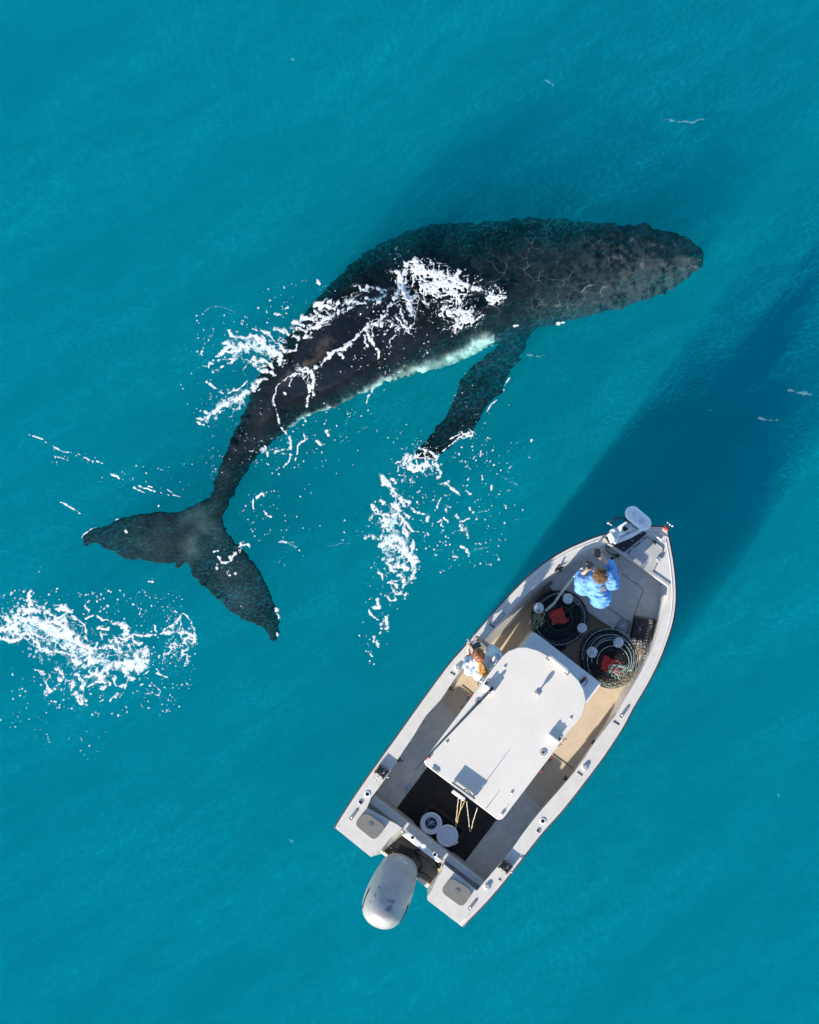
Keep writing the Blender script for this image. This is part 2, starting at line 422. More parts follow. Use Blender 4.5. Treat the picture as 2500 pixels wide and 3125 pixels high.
    no = np.empty(n * 3); me.vertices.foreach_get("normal", no); no = no.reshape(-1, 3)
    tip_ = RD(1487, 542); hd = np.hypot(co[:, 0] - tip_.x, co[:, 1] - tip_.y)
    head = np.clip(1 - hd / 2.9, 0, 1)
    r1 = fbm(co[:, 0] * 9 + 40, co[:, 1] * 9 + co[:, 2] * 5, 4) - .5; r2 = fbm(co[:, 0] * 24, co[:, 1] * 24 + co[:, 2] * 20, 3) - .5
    thin = np.clip((co[:, 0] - RD(500, 900).x) / 2.0, .35, 1); r3 = fbm(co[:, 0] * 9 + 4, co[:, 1] * 16 + 2, 3) - .5; edge = 1 - np.abs(no[:, 2]); disp = (r1 * .026 + r2 * .012 * (1 + 1.8 * head)) * thin + r3 * .085 * edge ** 1.2
    rs = np.random.RandomState(3); rings_c = []
    for k in range(90):
        a = rs.uniform(0, 2 * math.pi); b = rs.rand() ** .7
        c = RD(1250 + 230 * rs.rand(), 555 + rs.uniform(-95, 95)); rr = rs.uniform(.03, .06)
        d = np.hypot(co[:, 0] - c.x, co[:, 1] - c.y); disp += np.where(co[:, 2] > -.9, .028 * np.exp(-(d / rr) ** 2), 0)
    co2 = co + no * disp[:, None]; me.vertices.foreach_set("co", co2.ravel()); me.update()
    # pigment: white belly patch, grey mottling, pale scars; front masks the painted ripple light
    def at(name, val):
        a = me.attributes.new(name, 'FLOAT', 'POINT'); a.data.foreach_set("value", val.astype(np.float32))
    seg = np.array([(p.x, p.y) for p in (RD(q[0], q[1]) for q in sp)]); hws = np.array([q[0] / 0.69 * H / FOC for q in pp]); zc = np.array([q[1] - q[0] / 0.69 * H / FOC * q[2] for q in pp])
    dd = (co[:, None, 0] - seg[None, :, 0]) ** 2 + (co[:, None, 1] - seg[None, :, 1]) ** 2
    j = dd.argmin(1); tan = np.gradient(seg, axis=0); tan /= np.linalg.norm(tan, axis=1)[:, None]
    u = ((co[:, 0] - seg[j, 0]) * tan[j, 1] - (co[:, 1] - seg[j, 1]) * tan[j, 0]) / hws[j]
    f = j / (len(seg) - 1)
    low = (co[:, 2] - zc[j])
    wob = fbm(co[:, 0] * 2.2, co[:, 1] * 2.2 + 7, 4) - .5; wob2 = fbm(co[:, 0] * 14, co[:, 1] * 14, 3) - .5
    lim = np.interp(f, [0, .15, .22, .30, .40, .50, .56, .60, 1], [2, 1.6, .97, .95, .95, .90, .84, 1.5, 2.0])
    belly = 1 / (1 + np.exp(-(u + wob * .16 + wob2 * .08 - lim) * 48)); belly *= (u < 1.25)
    under = 1 / (1 + np.exp((low + .32) * 12)) * (f > .3) * (f < .93) * (np.abs(u) < .95)
    belly = np.maximum(belly, under * .85 * (np.abs(u) < .8))
    flip = (np.hypot(co[:, 0] - rt.x, co[:, 1] - rt.y) < 2.2) & (co[:, 1] < RD(0, 712).y) & (u > 1.0); belly[flip] = 0
    at("belly", np.clip(belly * (.45 + .9 * np.clip((fbm(co[:, 0] * 5 + 2, co[:, 1] * 5, 4) - .36) * 5, 0, 1)), 0, 1))
    mott = fbm(co[:, 0] * 7 + 3, co[:, 1] * 7 + 1, 5, g=.6); m2 = fbm(co[:, 0] * 22 + 3, co[:, 1] * 22 + 9, 3, g=.6)
    bar = np.clip((mott + .5 * m2 - .70 + .16 * head + .08 * np.clip(u, -.2, 1) * (head > 0)) * 5, 0, 1) * np.clip(head * 1.8, 0, 1)
    sc_ = np.zeros(n)
    wx = co[:, 0] + .25 * (fbm(co[:, 0] * 3, co[:, 1] * 3 + 5, 3) - .5); wy = co[:, 1] + .25 * (fbm(co[:, 0] * 3 + 50, co[:, 1] * 3, 3) - .5)
    rid = 1 - np.abs(2 * fbm(wx * 2.4, wy * 2.4 + 31, 2) - 1) * 1.0; rid2 = 1 - np.abs(2 * vnoise(wx * 4.1 + 12, wy * 3.6) - 1)
    line = np.clip((rid - .965) / .035, 0, 1) * .8 + np.clip((rid2 - .975) / .025, 0, 1) * .35
    line *= np.clip((head * 2.2), 0, 1) * np.clip((fbm(co[:, 0] * 1.3, co[:, 1] * 1.3, 2) - .35) * 5, 0, 1)
    at("scar", np.clip(bar * .13, 0, 1))
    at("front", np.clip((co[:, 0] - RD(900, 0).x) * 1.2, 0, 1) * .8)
    q1 = R4(930, 880); q2 = R4(1150, 700); dl = np.abs((co[:, 0] - q1.x) * (q2.y - q1.y) - (co[:, 1] - q1.y) * (q2.x - q1.x)) / (q2 - q1).to_2d().length; da = np.hypot(co[:, 0] - q1.x, co[:, 1] - q1.y)
    at("brown", np.clip(1.2 - dl / .12, 0, 1) * np.clip(1.3 - da / .55, 0, 1) * np.clip((fbm(co[:, 0] * 8, co[:, 1] * 8, 4) - .35) * 4, 0, 1))
    sm = np.zeros(n)
    for (x, y, r_) in ((840, 400, .22), (880, 480, .25), (820, 560, .2), (560, 470, .35), (1150, 800, .3)):
        q = R6(x, y); sm = np.maximum(sm, np.exp(-((co[:, 0] - q.x) ** 2 + (co[:, 1] - q.y) ** 2) / r_ ** 2) * (.9 if y < 600 and x > 600 else .25))
    at("smudge", sm * np.clip(fbm(co[:, 0] * 5, co[:, 1] * 5, 4) * 1.7 - .2, 0, 1))
    at("grey", np.clip((fbm(co[:, 0] * 3.2, co[:, 1] * 3.2, 4) - .42) * 3.2, 0, 1))
    m = bpy.data.materials.new("whale_skin"); m.use_nodes = True; t = m.node_tree; b = t.nodes["Principled BSDF"]
    b.inputs["Specular IOR Level"].default_value = .35
    geo = t.nodes.new("ShaderNodeNewGeometry"); sx = t.nodes.new("ShaderNodeSeparateXYZ"); t.links.new(geo.outputs["Position"], sx.inputs[0])
    for nm, a0, a1 in (("Roughness", .75, .16), ("Specular IOR Level", .06, .5)):     # wet and glossy only where it stands out of the water
        mr = t.nodes.new("ShaderNodeMapRange"); mr.inputs["From Min"].default_value = -.02; mr.inputs["From Max"].default_value = .02
        mr.inputs["To Min"].default_value = a0; mr.inputs["To Max"].default_value = a1
        t.links.new(sx.outputs["Z"], mr.inputs["Value"]); t.links.new(mr.outputs[0], b.inputs[nm])
    def A(nm):
        x = t.nodes.new("ShaderNodeAttribute"); x.attribute_name = nm; return x.outputs["Fac"]
    def mix(f_, a, b_):
        x = t.nodes.new("ShaderNodeMix"); x.data_type = 'RGBA'; t.links.new(f_, x.inputs["Factor"])
        for s_, v in ((x.inputs["A"], a), (x.inputs["B"], b_)):
            if isinstance(v, tuple): s_.default_value = (*v, 1)
            else: t.links.new(v, s_)
        return x.outputs["Result"]
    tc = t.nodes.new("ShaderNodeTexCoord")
    vo = t.nodes.new("ShaderNodeTexVoronoi"); vo.feature = 'DISTANCE_TO_EDGE'; vo.inputs["Scale"].default_value = 3.6  # pale web of ripple-bent sunlight, painted into the skin colour
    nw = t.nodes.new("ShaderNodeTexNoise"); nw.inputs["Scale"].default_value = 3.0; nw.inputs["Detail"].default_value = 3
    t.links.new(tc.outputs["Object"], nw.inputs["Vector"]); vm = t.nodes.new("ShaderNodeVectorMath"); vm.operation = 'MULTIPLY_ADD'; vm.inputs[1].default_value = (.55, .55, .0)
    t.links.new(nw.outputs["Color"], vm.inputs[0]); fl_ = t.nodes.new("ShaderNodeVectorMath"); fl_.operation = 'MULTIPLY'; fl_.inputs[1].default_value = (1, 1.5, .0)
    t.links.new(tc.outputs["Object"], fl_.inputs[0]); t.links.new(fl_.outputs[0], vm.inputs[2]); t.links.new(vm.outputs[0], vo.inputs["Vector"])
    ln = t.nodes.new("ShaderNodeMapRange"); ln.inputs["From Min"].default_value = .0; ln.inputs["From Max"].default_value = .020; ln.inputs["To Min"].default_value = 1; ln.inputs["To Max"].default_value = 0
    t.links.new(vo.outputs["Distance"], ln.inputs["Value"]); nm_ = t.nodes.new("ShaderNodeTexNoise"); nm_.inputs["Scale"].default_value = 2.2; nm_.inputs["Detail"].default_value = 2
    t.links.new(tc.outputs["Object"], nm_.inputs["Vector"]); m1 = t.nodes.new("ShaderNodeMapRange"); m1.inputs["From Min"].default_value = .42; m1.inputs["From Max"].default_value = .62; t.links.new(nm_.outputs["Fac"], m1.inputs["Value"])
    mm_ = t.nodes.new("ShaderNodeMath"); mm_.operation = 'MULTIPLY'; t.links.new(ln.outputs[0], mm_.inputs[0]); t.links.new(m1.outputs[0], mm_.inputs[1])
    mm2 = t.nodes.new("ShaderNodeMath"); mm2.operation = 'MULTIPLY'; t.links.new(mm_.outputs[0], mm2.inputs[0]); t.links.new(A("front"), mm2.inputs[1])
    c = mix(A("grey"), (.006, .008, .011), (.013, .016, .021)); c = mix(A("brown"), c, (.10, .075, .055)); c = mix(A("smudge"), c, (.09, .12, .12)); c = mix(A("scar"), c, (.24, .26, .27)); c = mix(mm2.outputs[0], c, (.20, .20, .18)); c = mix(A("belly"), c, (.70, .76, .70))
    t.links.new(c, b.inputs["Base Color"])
    tc = t.nodes.new("ShaderNodeTexCoord"); nz = t.nodes.new("ShaderNodeTexNoise"); nz.inputs["Scale"].default_value = 26; nz.inputs["Detail"].default_value = 6
    t.links.new(tc.outputs["Object"], nz.inputs["Vector"]); bp = t.nodes.new("ShaderNodeBump"); bp.inputs["Strength"].default_value = .25; bp.inputs["Distance"].default_value = .025
    t.links.new(nz.outputs["Fac"], bp.inputs["Height"]); t.links.new(bp.outputs["Normal"], b.inputs["Normal"])
    base = RD(900, 640, -1.2)
    o = link_mesh("humpback_whale", me, m, None, True, base)
    tag(o, "black humpback whale with a white belly edge, its back just breaking the turquoise water", "whale")
    bv = BVHTree.FromPolygons([tuple(v) for v in co2.tolist()], [tuple(p.vertices) for p in me.polygons])
    return o, bv
whale, WBV = make_whale()
def whale_top(x, y):
    h = WBV.ray_cast(Vector((x, y, 3)), Vector((0, 0, -1)))
    return h[0].z if h[0] is not None else -9
# ------------------------------------------------------------------ boat
G, FL, DK, RF = 1.0, 0.10, 0.45, 1.80      # heights: gunwale, cockpit floor, raised bow deck, cabin roof
M = {}
M['white'] = mat("white_paint", (.74, .72, .68), .38, var=.10, vscale=5, bump=.05, bscale=60)
M['cap'] = mat("gunwale_paint", (.68, .64, .59), .42, var=.14, vscale=7, bump=.08, bscale=50)
M['roof'] = mat("roof_paint", (.74, .68, .61), .42, var=.06, vscale=2.5, bump=.05, bscale=30, col2=(.675, .63, .575))
M['liner'] = mat("inner_hull_paint", (.84, .82, .78), .45, var=.12, vscale=4)
M['deck'] = mat("grey_deck_paint", (.70, .67, .63), .7, var=.22, vscale=9, bump=.25, bscale=160)
M['tan'] = mat("tan_deck_paint", (.66, .54, .40), .75, var=.16, vscale=6, bump=.25, bscale=160)
M['darkdeck'] = mat("worn_grey_deck", (.26, .23, .20), .75, var=.35, vscale=10, bump=.25, bscale=120)
M['rubber'] = mat("black_rubber", (.016, .016, .02), .6, var=.3, vscale=20, bump=.2)
M['rail'] = mat("rub_rail_rubber", (.085, .085, .09), .75, var=.4, vscale=30, bump=.3)
M['black'] = mat("black_plastic", (.012, .012, .014), .4)
M['steel'] = mat("stainless_steel", (.60, .60, .62), .22, 1.0)
M['alu'] = mat("dull_aluminium", (.50, .49, .48), .42, .8, var=.2, vscale=12)
M['hatch'] = mat("weathered_grey_lid", (.20, .20, .18), .75, var=.25, vscale=40, bump=.3, bscale=150)
M['cowl'] = mat("silver_grey_cowl", (.47, .455, .44), .38, 0.05, var=.25, vscale=5, bump=.08, bscale=12)
M['glass'] = mat("tinted_glass", (.02, .03, .035), .06)
M['plast'] = mat("white_plastic", (.86, .86, .87), .35, var=.05)
M['red'] = mat("red_plastic", (.55, .03, .02), .4)
M['blue'] = mat("blue_plastic", (.02, .10, .35), .4)
M['foredeck'] = mat("foredeck_paint", (.52, .50, .48), .5, var=.22, vscale=6, bump=.1, bscale=80)
M['greyp'] = mat("grey_paint", (.40, .40, .41), .5, var=.15, vscale=10)
M['yellow'] = mat("yellow_marker", (.6, .5, .02), .5)

def Fp(lst, z=G): return [P(a, b, z) for a, b in lst]
outer_port = [(1025.6, 2528.8), (1030, 2514), (1083, 2431), (1151, 2333), (1211, 2250), (1300, 2125), (1369.6, 2031), (1418, 1975), (1474, 1909), (1526, 1850), (1595, 1778), (1654, 1726), (1724, 1681), (1793, 1650), (1846, 1632), (1910, 1617), (1974, 1609.6), (2016, 1608), (2033.5, 1614)]
outer_star = [(1410.7, 2828), (1490, 2747), (1565, 2657), (1650, 2547.7), (1717, 2472.6), (1780, 2392.6), (1842.6, 2309), (1900, 2222), (1932.6, 2161), (1978, 2084), (2012.6, 2015), (2037, 1952), (2052.6, 1900), (2061, 1848), (2062, 1796), (2056, 1726), (2044, 1656.5), (2036, 1620)]
inner_port = [(1117, 2453.5), (1150.7, 2412), (1188, 2359), (1233.6, 2287.7), (1260, 2250), (1300, 2184), (1345, 2135), (1387, 2072.6), (1440, 2003), (1501.7, 1926.5), (1550, 1872), (1585, 1834), (1619.6, 1802), (1654, 1773), (1689, 1747), (1724, 1719), (1758.7, 1698), (1793.5, 1677), (1852.6, 1658)]
inner_star = [(1456, 2719), (1478.6, 2691), (1527.6, 2634), (1565, 2589), (1599, 2540), (1655, 2469), (1752, 2358), (1818, 2262), (1877, 2185), (1908, 2132), (1950, 2062), (1985, 1992), (2009, 1930), (2023, 1883), (2037, 1834), (2038.7, 1788.7)]
foot_port = [(1117, 2453.5), (1151, 2412), (1189, 2359), (1236, 2287.7), (1263, 2250), (1303, 2186), (1349, 2137), (1393, 2078), (1452, 2012), (1520, 1945), (1572, 1898), (1606, 1862), (1632, 1834), (1662, 1802), (1697, 1773), (1732, 1750), (1764, 1733), (1798, 1714), (1856, 1688)]
foot_star = [(1456, 2719), (1478.6, 2691), (1527.6, 2634), (1565, 2589), (1599, 2540), (1652, 2469), (1748, 2356), (1812, 2262), (1848, 2208), (1880, 2138), (1914, 2072), (1948, 2016), (1972, 1962), (1990, 1885), (1998, 1830), (2000, 1780)]

boat = empty("fishing_boat", P(1540, 2200, 0), "small white open fishing boat with a pale cabin roof, seen whole beside the whale", "boat")
SPLIT = set("transom deck_seam well_side well_lip bar_bracket cowl_decal cowl_slot cable_clip hatch_gap deck_latch plate_bolt cover_screw fairlead side_bracket mount_rail cabin_post engine_cables inner_hull lamp_edge antenna_clip toe_rib tube_tip head_emblem clamp_screw".split())
def islands(mb):
    p = list(range(len(mb.v)))
    def find(a):
        while p[a] != a: p[a] = p[p[a]]; a = p[a]
        return a
    for f in mb.f:
        for i in f[1:]: p[find(i)] = find(f[0])
    g = {}
    for f in mb.f: g.setdefault(find(f[0]), []).append(f)
    out = []
    for fs in g.values():
        idx = sorted({i for f in fs for i in f}); mp = {i: k for k, i in enumerate(idx)}
        q = MB(); q.add([mb.v[i] for i in idx], [tuple(mp[i] for i in f) for f in fs]); out.append(q)
    return out
def part(mb, name, m, parent=None, label=None, **k):
    if name in SPLIT:
        o = None
        SPLIT.discard(name)
        for q in islands(mb): o = part(q, name, m, parent, label, **k)
        SPLIT.add(name); return o
    o = mb.build(name, M[m] if isinstance(m, str) else m, parent or boat, **k)
    if label: o["label"] = label
    return o
# hull shell: rail line, chine and keel, from transom to stem
n = 40
pr = resample(smooth_path(Fp(outer_port, G - .04), 4), n); sr = resample(smooth_path(Fp(outer_star, G - .04), 4), n)
keel0 = (pr[0] + sr[0]) / 2; stem = (pr[-1] + sr[-1]) / 2
def level(k, z, ins):
    f = k / (n - 1); c = keel0.lerp(stem, f ** .97); q = []
    fw = ins + (1 - ins) * 0 
    for e in (pr[k], sr[k]):
        v = (e - c); s_ = 1 - ins * (1 + .9 * f ** 3)
        q.append(Vector((c.x + v.x * s_, c.y + v.y * s_, z)))
    return q
lv = [[(pr[k], sr[k]) for k in range(n)]]
for z, ins in ((.55, .03), (.12, .07), (-.18, .22), (-.42, .9)):
    lv.append([level(k, z + (.10 * (k / n) ** 4 * (1 if z < .5 else 0)), ins) for k in range(n)])
mb = MB(); rows = []
for L in lv: rows.append([a for a, b in L])
mb.loft(rows, closed=False, caps=False)
rows = []
for L in lv: rows.append([b for a, b in L])
mb.loft(rows, closed=False, caps=False)
mb.strip([lv[-1][k][0] for k in range(n)], [lv[-1][k][1] for k in range(n)])
# transom face, lower in the middle where the engine sits
tp = [lv[i][0][0] for i in range(5)]; ts = [lv[i][0][1] for i in range(5)]
part(mb, "hull", 'white', smooth=True)
wA = R3(352, 970, G); wB = R3(810, 1320, G)      # well corners on the transom line
def on_line(p, z): return Vector((p.x, p.y, z))
mb = MB()
ax = (sr[0] - pr[0]).normalized(); fw = Vector((-ax.y, ax.x, 0))
if (stem - keel0).dot(fw) < 0: fw = -fw
for a, b, zt in ((pr[0], wA, G - .03), (wB, sr[0], G - .03)):
    a2 = Vector((a.x, a.y, 0)); b2 = Vector((b.x, b.y, 0))
    mb.prism([a2, b2, b2 + fw * .05, a2 + fw * .05], -.15, zt)
well = [R3(600, 790, .42), R3(455, 930, .42), R3(480, 970, .42), R3(830, 1215, .42), R3(850, 1190, .42), R3(928, 1028, .42)]
part(mb, "transom", 'white', bevel=.008)

# gunwale cap with the cockpit cut out, bow deck and stern quarters in one
bh_p = R1(880, 458, G); bh_s = R1(1404, 838, G)
po = Fp(outer_port); so = Fp(outer_star)
po = smooth_path(po, 3); so = smooth_path(so, 3)
stern = [R3(1090, 1535, G), R3(810, 1320, G), R3(806, 1290, G), R3(850, 1225, G), R3(880, 1150, G), R3(930, 1075, G), R3(950, 990, G), R3(925, 1000, G), R3(650, 772, G), R3(635, 745, G), R3(598, 740, G), R3(520, 800, G), R3(430, 915, G), R3(352, 970, G), R3(68, 740, G)]
outline = po[2:] + list(reversed(so[1:])) + stern
ip = smooth_path(Fp(inner_port), 2); is_ = smooth_path(Fp(inner_star), 2)
hole = ip + [bh_p, bh_s] + list(reversed(is_)) + [R3(1210, 1245, G), R3(310, 560, G)]
# bench strip behind the cockpit stays open: coaming is separate
hole = ip[1:] + [bh_s] + list(reversed(is_[:-1])) + [R3(1205, 1240, G), R3(950, 1035, G), R3(930, 1010, G), R3(640, 765, G), R3(560, 705, G), R3(318, 575, G)]
mb = MB(); mb.prism(outline, G - .06, G, holes=[hole], bottom=True)
part(mb, "gunwale", 'cap', bevel=.012)
# rub rail
mb = MB(); rail = [p for p in smooth_path(Fp(outer_port, G - .045), 4)] + list(reversed(smooth_path(Fp(outer_star, G - .045), 4)))
mb.tube(rail, .024, 8); part(mb, "rub_rail", 'rail', smooth=True)
# toe line: low rib on the cap
mb = MB()
for a in (Fp(outer_port, G + .002), Fp(outer_star, G + .002)):
    s_ = smooth_path(a, 4); c = (keel0 + stem) / 2
    q = []
    for i, p in enumerate(s_[:-3]):
        t = (s_[i + 1] - p).normalized(); nrm = Vector((-t.y, t.x, 0)); nrm = nrm if nrm.dot(c - p) > 0 else -nrm
        q.append(p + nrm * .045)
    mb.tube(q, .007, 6)
part(mb, "toe_rib", 'white', smooth=True)
# inner liner walls
mb = MB(); N2 = 60
for a, b in ((inner_port, foot_port), (inner_star, foot_star)):
    top = resample(smooth_path(Fp(a, G - .03), 4), N2); bot = resample([P(x, y, FL) for x, y in b], N2)
    mid = [p.lerp(q, .35) + Vector((0, 0, -.0)) for p, q in zip(top, bot)]
    mb.loft([top, mid, bot], closed=False, caps=False)
part(mb, "inner_hull", 'liner', smooth=True)
# cockpit floor: aft grey, forward tan
def foot(lst): return [P(x, y, FL) for x, y in lst]
fpz, fsz = foot(foot_port), foot(foot_star)
seamP, seamS = R2(270, 690, FL), R2(1280, 1415, FL)
mb = MB()
aft = [R3(345, 500, FL), *fpz[:7], *reversed(fsz[:6]), R3(1270, 1200, FL)]
mb.prism(aft, FL - .03, FL); part(mb, "aft_floor", 'deck')
mb = MB()
fore = [*fpz[6:], *reversed(fsz[5:])]
mb.prism(fore, FL - .03, FL + .002); part(mb, "side_deck", 'tan')
mb = MB()
for a, b in ((R2(318, 690, FL), R2(415, 768, FL)), (R2(1115, 1295, FL), R2(1285, 1420, FL))):
    mb.tube([a + Vector((0, 0, .004)), b + Vector((0, 0, .004))], .006, 5)
part(mb, "deck_seam", 'black')
# hull bottom lining under the stern bench, dark carpet coaming
mb = MB(); mb.prism([R3(312, 552, .80), R3(375, 470, .80), R3(1292, 1186, .80), R3(1210, 1248, .80)], FL, .80)
mb.build("stern_bench", M['greyp'], boat, bevel=.02)
mb = MB(); mb.prism([R3(375, 470, .22), R3(384, 458, .22), R3(1293, 1170, .22), R3(1282, 1183, .22)], FL, .22); part(mb, "bench_kick", 'black', bevel=.01)
mb = MB(); mb.prism([R3(330, 528, .83), R3(375, 472, .83), R3(1288, 1184, .83), R3(1240, 1218, .83)], .80, .83); part(mb, "bench_top", M['darkdeck'] if 0 else 'deck', bevel=.01)
# transom rail with rod sockets between the quarters
mb = MB(); mb.prism([R3(652, 768, G + .006), R3(600, 792, G + .006), R3(895, 1018, G + .006), R3(930, 1003, G + .006)], .50, G + .006); part(mb, "transom_rail", 'white', bevel=.01)
for x, y in ((688, 812), (868, 951)):
    c = R3(x, y, G + .006); mb = MB(); a = math.atan2(ax.y, ax.x)
    mb.box(c + Vector((0, 0, .006)), (.075, .065, .012), a); o = part(mb, "rod_socket", 'plast', bevel=.006)
    mb = MB(); mb.lathe(c, [(.0, .013), (.024, .013), (.024, .0145), (0, .0145)], 16); part(mb, "socket_hole", 'black', o)
mb = MB(); mb.lathe(R3(778, 882, G + .008), [(.036, 0), (.036, .008), (.028, .012), (0, .012)], 20); part(mb, "drain_cap", 'plast', smooth=False)
# engine well
mb = MB(); wz = .42
mb.prism([Vector((p.x, p.y, 0)) for p in well], wz - .03, wz); part(mb, "engine_well", 'darkdeck')
mb = MB()
def wall(a, b, za, zb): mb.add([Vector((a.x, a.y, za)), Vector((b.x, b.y, za)), Vector((b.x, b.y, zb)), Vector((a.x, a.y, zb))], [(0, 1, 2, 3)])
up = [R3(598, 742, G - .01), R3(520, 802, G - .01), R3(432, 915, G - .01), R3(354, 968, G - .01)]
lo = [R3(602, 795, wz), R3(540, 850, wz), R3(458, 928, wz), R3(430, 945, wz - .2)]
mb.strip(up, lo); up = [R3(948, 992, G - .01), R3(930, 1072, G - .01), R3(880, 1150, G - .01), R3(808, 1300, G - .01)]; lo = [R3(922, 1030, wz), R3(890, 1100, wz), R3(850, 1192, wz), R3(835, 1215, wz - .2)]
mb.strip(up, lo); part(mb, "well_side", M['white'], smooth=False)
mb = MB(); mb.prism([R3(432, 940, .56), R3(505, 992, .56), R3(515, 970, .56), R3(455, 925, .56)], -.1, .56); mb.prism([R3(728, 1160, .56), R3(806, 1222, .56), R3(835, 1195, .56), R3(740, 1130, .56)], -.1, .56)
part(mb, "well_lip", 'white', bevel=.01)
# cables in the well
mb = MB()
for pts, r in (([(500, 890), (560, 905), (640, 900), (700, 925), (760, 960)], .010), ([(700, 920), (770, 910), (830, 940), (880, 1010), (895, 1060)], .022), ([(705, 925), (740, 985), (760, 1040), (730, 1090)], .020), ([(560, 900), (600, 940), (620, 965)], .008), ([(735, 950), (800, 990), (860, 1050), (880, 1080)], .008), ([(520, 930), (560, 950), (610, 975)], .02), ([(740, 1090), (790, 1110), (840, 1160)], .014), ([(580, 890), (660, 925), (730, 1000)], .007)):
    mb.tube(smooth_path([R3(x, y, .56 + .03 * math.sin(i * 2)) for i, (x, y) in enumerate(pts)], 6), r, 8)
part(mb, "engine_cables", 'black', smooth=True)
mb = MB()
for x, y in ((532, 938), (900, 1072)): mb.box(R3(x, y, .60), (.03, .03, .02), .4)
part(mb, "cable_clip", M['yellow'])
# raised square hatches on the quarters
for pts, hx, hy in (([(300, 602), (478, 722), (380, 842), (212, 705)], 355, 697), ([(1000, 1132), (1180, 1250), (1092, 1382), (912, 1250)], 1058, 1235)):
    poly = rounded([R3(x, y, G + .05) for x, y in pts], .09); mb = MB(); mb.prism(poly, G - .005, G + .06); h = part(mb, "stern_hatch", 'hatch', bevel=.02, seg=3)
    c = R3(hx, hy, G + .05); mb = MB(); mb.lathe(c, [(.0, .003), (.036, .003), (.040, .008), (.036, .012), (.034, .006), (0, .006)], 24); l = part(mb, "hatch_latch", 'black', h)
    mb = MB(); mb.box(c + Vector((0, 0, .010)), (.066, .022, .008), math.atan2(ax.y, ax.x)); part(mb, "latch_grip", 'steel', l)
# gunwale fittings
def rodholder(c, ang, kind):
    mb = MB(); r = .046 if kind else .034
    mb.lathe(c, [(r, 0), (r, .008), (r * .85, .013), (r * .62, .014), (r * .62, .004), (0, .004)], 24); o = part(mb, "rod_holder", 'steel' if not kind else 'plast', smooth=False)
    mb = MB(); mb.lathe(c, [(0, .0045), (r * .6, .0045), (r * .6, .0058), (0, .0058)], 20); part(mb, "holder_hole", 'black', o)
    if kind == 2:
        mb = MB(); d = Vector((math.cos(ang), math.sin(ang), 0)); mb.lathe(c + Vector((0, 0, .012)), [(r * .75, 0), (r * .78, .02), (r * .6, .03), (0, .03)], 20); mb.box(c + d * r * .9 + Vector((0, 0, .02)), (.03, .02, .015), ang); part(mb, "holder_cap", 'greyp', o, smooth=False)
fa = math.atan2(fw.y, fw.x)
for f_, x, y, k in ((R3, 322, 460, 1), (R3, 268, 525, 0), (R3, 1292, 1208, 2), (R2, 1026, 1885, 1), (R2, 990, 1970, 0), (R2, 1396, 1412, 2), (R2, 280, 540, 2)):
    rodholder(f_(x, y, G), fa - 2.2, k)
def cleat(c, ang, s=1.0):
    d = Vector((math.cos(ang), math.sin(ang), 0)); mb = MB(); mb.box(c + Vector((0, 0, .006)), (.05 * s, .03, .012), ang)
    for k in (-1, 1): mb.tube([c + d * (.012 * s * k), c + d * (.018 * s * k) + Vector((0, 0, .03))], .007, 8)
    mb.tube([c - d * .06 * s + Vector((0, 0, .038)), c - d * .03 * s + Vector((0, 0, .03)), c + d * .03 * s + Vector((0, 0, .03)), c + d * .06 * s + Vector((0, 0, .038))], [.005, .009, .009, .005], 8)
    return part(mb, "cleat", 'steel', smooth=True)
for f_, x0, y0, x1, y1 in ((R2, 600, 155, 690, 55), (R1, 985, 1985, 1065, 1878), (R3, 180, 670, 245, 580), (R3, 1140, 1400, 1210, 1310)):
    a, b = f_(x0, y0, G), f_(x1, y1, G); c = (a + b) / 2; d = b - a; an = math.atan2(d.y, d.x); L = d.length
    mb = MB(); X = d.normalized(); Y = Vector((-X.y, X.x, 0))
    mb.prism(rounded([c - X * L / 2 - Y * .024, c + X * L / 2 - Y * .024, c + X * L / 2 + Y * .024, c - X * L / 2 + Y * .024], .02), G, G + .006); pl = part(mb, "cleat_plate", 'alu', bevel=.002)
    mb = MB(); mb.tube([c - X * L * .34 + Vector((0, 0, .022)), c - X * L * .1 + Vector((0, 0, .016)), c + X * L * .1 + Vector((0, 0, .016)), c + X * L * .34 + Vector((0, 0, .022))], .008, 8)
    for k in (-1, 1): mb.tube([c + X * .02 * k + Vector((0, 0, .005)), c + X * .02 * k + Vector((0, 0, .018))], .007, 6)
    part(mb, "pull_up_cleat", 'steel', pl, smooth=True)
mb = MB()   # small dark drain slits on the cap
for f_, x0, y0, x1, y1 in ((R2, 215, 580, 255, 605), (R2, 560, 155, 605, 188), (R2, 1645, 1010, 1695, 1042), (R2, 1330, 1455, 1372, 1488), (R3, 1385, 1150, 1410, 1160)):
    mb.tube([f_(x0, y0, G + .004), f_(x1, y1, G + .004)], .008, 6)
part(mb, "fairlead", 'black', smooth=True)
